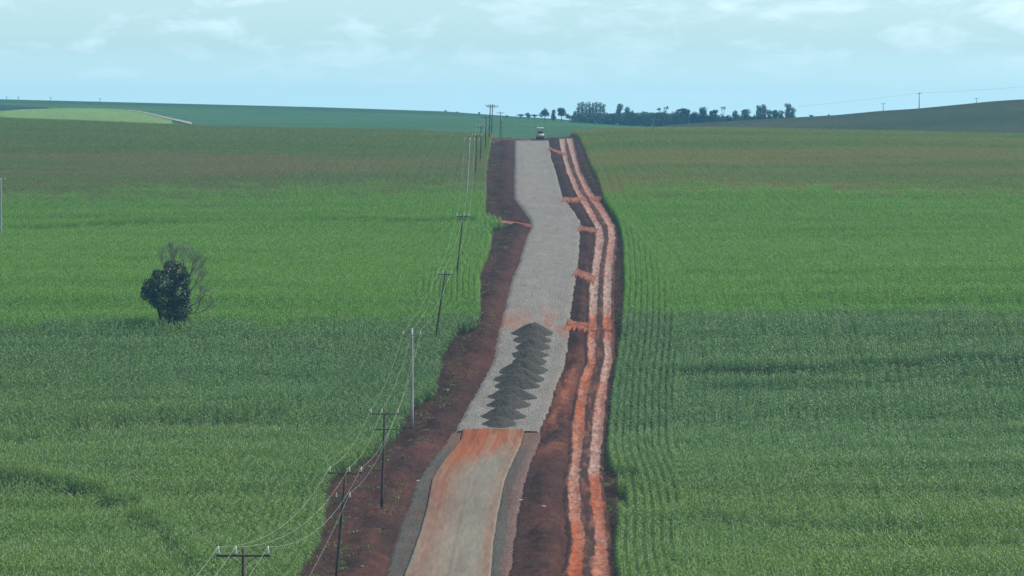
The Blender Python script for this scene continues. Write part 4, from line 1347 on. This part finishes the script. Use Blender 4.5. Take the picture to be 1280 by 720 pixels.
FT = [
    (557.5, 137.8, 4, 'shrub', 3150, 'tiny bush at the left end of the bushes on the left hill crest', M_LEAF_WOOD),
    (571, 139.6, 6, 'shrub', 3150, 'low flat bush beside the tiny one on the left hill crest', M_LEAF_WOOD),
    (599, 140, 2.5, 'column', 3100, 'tiny lone conifer on the hill crest left of the pole pair', M_LEAF_WOOD),
    (634, 143.5, 5, 'shrub', 2950, 'small bush behind the crest pole', M_LEAF_WOOD),
    (651, 142.5, 12, 'umbrella', 2900, 'pale bluish spreading tree just right of the crest poles', M_LEAF_PALE),
    (660, 140.5, 8, 'round', 2850, 'small round tree between two pale spreading trees', M_LEAF_WOOD),
    (668, 142.8, 11, 'umbrella', 2900, 'pale bluish spreading tree right of the small round one', M_LEAF_PALE),
    (681, 136.2, 15, 'round', 2520, 'broad dark tree, left one of two above the roller', M_LEAF_WOOD),
    (692, 137.2, 7, 'column', 2525, 'narrow tree between two broad trees above the roller', M_LEAF_WOOD),
    (702, 134.2, 16, 'round', 2520, 'broad dark tree, right one of two above the roller', M_LEAF_WOOD),
    (712, 141.5, 10, 'shrub', 2510, 'low bush left of the pale eucalyptus stand', M_LEAF_WOOD),
    (719, 137.5, 5, 'round', 2515, 'small tree against the left side of the eucalyptus stand', M_LEAF_WOOD),
    (774, 130, 10, 'column', 2500, 'tall dark tree right of the eucalyptus stand, taller of a pair', M_LEAF_DARK),
    (784.5, 133.8, 8, 'column', 2500, 'dark tree right of the eucalyptus stand, shorter of a pair', M_LEAF_DARK),
    (828.5, 130.5, 14, 'araucaria', 2480, 'araucaria with open layered branches rising over the wood', M_LEAF_DARK),
    (847, 136.5, 9, 'round', 2490, 'small rounded tree just right of the araucaria', M_LEAF_WOOD),
    (855, 133.6, 17, 'umbrella', 2490, 'broad arching crown right of the araucaria', M_LEAF_WOOD),
    (880, 132.8, 12, 'round', 2480, 'rounded light tree in the middle of the wood right part', M_LEAF_WOOD),
    (868, 138.5, 9, 'round', 2480, 'low tree between the broad arching crown and rounded one', M_LEAF_WOOD),
    (893, 136.0, 11, 'umbrella', 2480, 'flat crowned tree left of the two headed palm like tree', M_LEAF_WOOD),
    (904, 133, 6.5, 'palm', 2480, 'thin tall tree with two small separate heads', M_LEAF_DARK),
    (910, 140.5, 9, 'shrub', 2480, 'low bush under the thin two headed tree', M_LEAF_WOOD),
    (918.5, 137.0, 9, 'round', 2480, 'small tree with visible bare trunk right of the two headed tree', M_LEAF_WOOD),
    (932, 135.4, 12, 'round', 2470, 'dense oval dark tree standing a little apart', M_LEAF_DARK),
    (941, 142, 8, 'shrub', 2470, 'low bush right of the dense oval tree', M_LEAF_WOOD),
    (948, 132.3, 7, 'column', 2460, 'narrow tree left of the tallest dark column at the right end', M_LEAF_WOOD),
    (954.5, 130.8, 8, 'column', 2460, 'tallest dark columnar tree near the right end of the wood', M_LEAF_DARK),
    (961, 136, 8, 'round', 2460, 'small tree right of the tallest columnar tree', M_LEAF_WOOD),
    (969, 136.2, 9, 'umbrella', 2460, 'small flat crowned tree between the column and the last trees', M_LEAF_WOOD),
    (976, 136.4, 8, 'round', 2460, 'small tree just left of the last tall tree', M_LEAF_WOOD),
    (985.5, 129.8, 9, 'column', 2455, 'last tall tree at the right end of the wood', M_LEAF_DARK),
    (991, 134.5, 6, 'column', 2455, 'outermost slim tree at the right end of the wood', M_LEAF_DARK),
    (1014, 143.5, 5, 'shrub', 2040, 'small bush on the slope of the right hill', M_LEAF_WOOD),
    (1036, 143.0, 4, 'shrub', 2040, 'second small bush higher on the slope of the right hill', M_LEAF_WOOD),
]
for k, (px, rt_, wp_, kind, d, lab, mt) in enumerate(FT):
    far_tree(px, rt_, wp_, kind, lab, float(d), 40 + k, mat=mt, name='bush' if kind == 'shrub' else 'tree', cat='bush' if kind == 'shrub' else 'tree')
EUC = ['leftmost pale eucalyptus of the flat topped stand', 'second eucalyptus from the left in the flat topped stand', 'third eucalyptus from the left in the flat topped stand',
       'eucalyptus just left of the middle of the stand', 'eucalyptus just right of the middle of the stand', 'third eucalyptus from the right in the flat topped stand',
       'second eucalyptus from the right in the flat topped stand', 'rightmost and lowest pale eucalyptus of the stand']
# eucalyptus stand: tall straight stems side by side
for k, px in enumerate(np.linspace(723.5, 754.5, 8)):
    far_tree(px, (128.6, 127.6, 128.9, 127.4, 128.5, 127.7, 128.2, 130.2)[k], 6.2, 'column', EUC[k], 2540.0 + (k % 2) * 3, 90 + k, mat=M_LEAF_PALE,
             group='eucalyptus stand rising over the wood', dens=14.0)
# undergrowth and lower crowns of the far wood: one mass
rw_ = np.random.default_rng(8)
bl = []
for px in np.arange(719, 993, 1.6):
    for lay in range(3):
        d = 2486 + rw_.uniform(-8, 8) + lay * 12
        s = F / d; x = W_(px + rw_.uniform(-1, 1), d)
        topr = np.interp(px, [716, 722, 760, 800, 850, 900, 950, 994], [144.5, 143, 142.5, 142, 142.5, 146.0, 147.0, 148.0]) + rw_.normal(0.4, 1.3) - lay * 0.5
        z1 = ZC - (topr - 150) / s; z0 = float(base_z(x, d)); hh = max(z1 - z0, 1.5)
        r1 = rw_.uniform(1.1, 2.3)
        bl.append((x, d, z1 - r1 * .8, r1, r1, r1 * .8))
        bl.append((x + rw_.normal(0, .8), d, z0 + hh * rw_.uniform(.15, .55), r1, r1, hh * .3))
P = blob_points(bl, 7.0, 21, .5)
V, Q, L = leaf_cloud(P, 0.6, 12, 0, 0.8)
o = mk('far_wood', V, Q, M_LEAF_WOOD, attrs={'leaf': ('FLOAT', L)})
tag(o, 'dark blue band of undergrowth and low crowns along the foot of the far wood', 'wood', kind='stuff')

# ---- the lone tree in the maize
tx, td = hit(219, 402, 2.0)
tz = float(base_z(tx, td)); s = F / td
H = tz * 0 + (ZC - (297 - 150) / s - tz)
root = empty('tree', (tx, td, tz))
rn = random.Random(3)
k = H / 12.9
tr = MB()
stems = [((-0.9, 0, 0), (-2.8, .3, 5.8), .26), ((-0.3, .2, 0), (-1.2, -.3, 7.6), .3), ((0.3, 0, 0), (0.2, .4, 8.9), .3), ((1.0, 0, 0), (1.8, 0, 6.2), .26), ((0.7, .2, 0), (1.0, .5, 8.0), .22)]
for a, b, r0 in stems:
    limb(tr, Vector(a) * k + Vector((0, 0, -.5)), Vector(b) * k, r0, r0 * .35, .06, 7, rn)
tr.build('trunk', M_BARK, root, True)
# bare branches: a fine fan to the right and above the leaves
br = MB()
def grow(p, dirv, L_, r0, depth):
    q = p + dirv * L_
    P = limb(br, p, q, r0, r0 * .55, .10, 4, rn)
    if depth == 0: return
    for i in range(3 if depth > 1 else 4):
        ax = Vector((rn.uniform(-1, 1), rn.uniform(-1, 1), rn.uniform(-.4, .7)))
        nd = (dirv * 1.0 + ax * 0.62 + Vector((0, 0, 0.16))).normalized()
        st = P[-1] if i < 2 else P[-2]
        grow(st, nd, L_ * rn.uniform(.62, .82), r0 * .55, depth - 1)
for a, dv, L_, r0, dp in [((1.8, 0, 2.9), (.95, .1, .10), 1.5, .13, 4), ((1.9, 0, 3.9), (.8, .1, .45), 1.5, .12, 4), ((1.8, 0, 5.6), (.62, .0, .8), 1.6, .12, 4),
                           ((1.6, 0, 6.8), (.40, .2, .9), 1.7, .12, 4), ((0.9, .3, 7.8), (.18, .0, 1), 1.6, .11, 4), ((0.1, .2, 8.6), (-.15, -.1, 1), 1.4, .10, 4),
                           ((-1.0, -.2, 7.8), (-.35, .1, 1), 1.5, .10, 4), ((-.4, -.2, 8.0), (-.12, .3, 1), 1.6, .10, 4), ((1.3, .2, 7.4), (.7, -.1, .8), 1.5, .1, 4)]:
    grow(Vector(a) * k, Vector(dv).normalized(), L_ * k * .9, r0, dp + 1)
br.build('bare_branch', M_TWIG, root)
bl = [(-1.5, 0, 7.0, 2.3, 2.2, 1.9), (-3.2, 0, 6.3, 1.3, 1.4, 1.3), (-3.9, 0, 5.6, .75, .8, .9), (0.2, 0, 8.3, 1.5, 1.6, 1.4), (-.5, .2, 9.2, 1.1, 1.1, .8), (-1.6, 0, 5.0, 1.9, 1.8, 1.6),
      (-2.6, 0, 4.6, 1.0, 1.0, .9), (0.3, 0, 5.8, 1.7, 1.7, 1.8), (-.6, 0, 3.4, 1.6, 1.5, 1.3), (0.7, 0, 3.6, 1.4, 1.4, 1.5), (-.2, 0, 1.8, 1.5, 1.4, 1.4), (0.8, 0, 1.5, 1.4, 1.3, 1.4),
      (1.1, 0, 7.4, 1.0, 1.1, 1.3), (1.2, 0, 5.0, .8, .8, 1.4), (-2.2, .1, 8.0, .9, .9, .7)]
bl = [tuple(v * k for v in b) for b in bl]
P = blob_points(bl, 105, 5, .55)
P = P[P[:, 2] > .1]
V, Q, L = leaf_cloud(P, .27, 4, 0, .7)
mk('crown', V, Q, M_LEAF_DARK, root, attrs={'leaf': ('FLOAT', L)})
tag(root, 'lone dark tree with bare grey branches on its right, standing in the maize', 'tree')

# a few pale stones on the verges
for k, (px, rw, w) in enumerate(((560, 493, 'pale stone on the left verge beside the dark soil patch'), (650, 625, 'pale flat stone by the right shoulder'),
                                 (524, 600, 'pale stone beside the left shoulder'), (679, 641, 'pale stone on the right verge between shoulder and track'),
                                 (727, 548, 'pale stone between the two ruts'), (617, 182, 'pale stone on the left verge under the crest'))):
    d = float(row2d(rw)); x = W_(px, d); rr = 0.16 + 0.05 * (k % 3)
    u, v = np.meshgrid(np.linspace(0, 2 * math.pi, 10, endpoint=False), np.linspace(0.15, math.pi - .15, 7))
    n = 1 + .5 * (fbm(np.cos(u) * 1.5 + k * 7, v * 1.5 + np.sin(u), k, 2) - .5)
    V = np.stack([np.cos(u) * np.sin(v) * rr * 1.5 * n, np.sin(u) * np.sin(v) * rr * n, np.cos(v) * rr * .6 * n], -1).reshape(-1, 3)
    idx = np.arange(70).reshape(7, 10); nx_ = np.roll(idx, -1, 1)
    fs = [tuple(q) for q in np.stack([idx[:-1], idx[1:], nx_[1:], nx_[:-1]], -1).reshape(-1, 4).tolist()] + [tuple(idx[0].tolist()), tuple(idx[-1][::-1].tolist())]
    o = mk('stone', V, fs, M_ROCK)
    o.location = (x, d, gz_(x, d) + rr * .3)
    tag(o, w, 'stone', 'pale stones on the verges')

# ------------------------------------------------------------------ haze: the air of the whole valley
HZ = MB().box((0, 2900, 18 + (ZC + 26 - (-60)) / 2 - 78), (5400, 7400, 1))
x0, x1, y0, y1, z0, z1 = -2600, 2600, -700, 3850, -20, ZC + 26
V = [(x, y, z) for z in (z0, z1) for y in (y0, y1) for x in (x0, x1)]
fs = [(0, 2, 3, 1), (4, 5, 7, 6), (0, 1, 5, 4), (2, 6, 7, 3), (0, 4, 6, 2), (1, 3, 7, 5)]
hm = bpy.data.materials.new('haze_air'); hm.use_nodes = True
nt = hm.node_tree; nt.nodes.clear()
pv = nt.nodes.new('ShaderNodeVolumePrincipled')
pv.inputs['Color'].default_value = (0.20, 0.64, 1.0, 1)
pv.inputs['Density'].default_value = 0.000105
pv.inputs['Anisotropy'].default_value = 0.0
ou = nt.nodes.new('ShaderNodeOutputMaterial')
nt.links.new(pv.outputs[0], ou.inputs['Volume'])
hm.volume_intersection_method if False else None
o = mk('haze', V, fs, hm)
tag(o, kind='stuff')
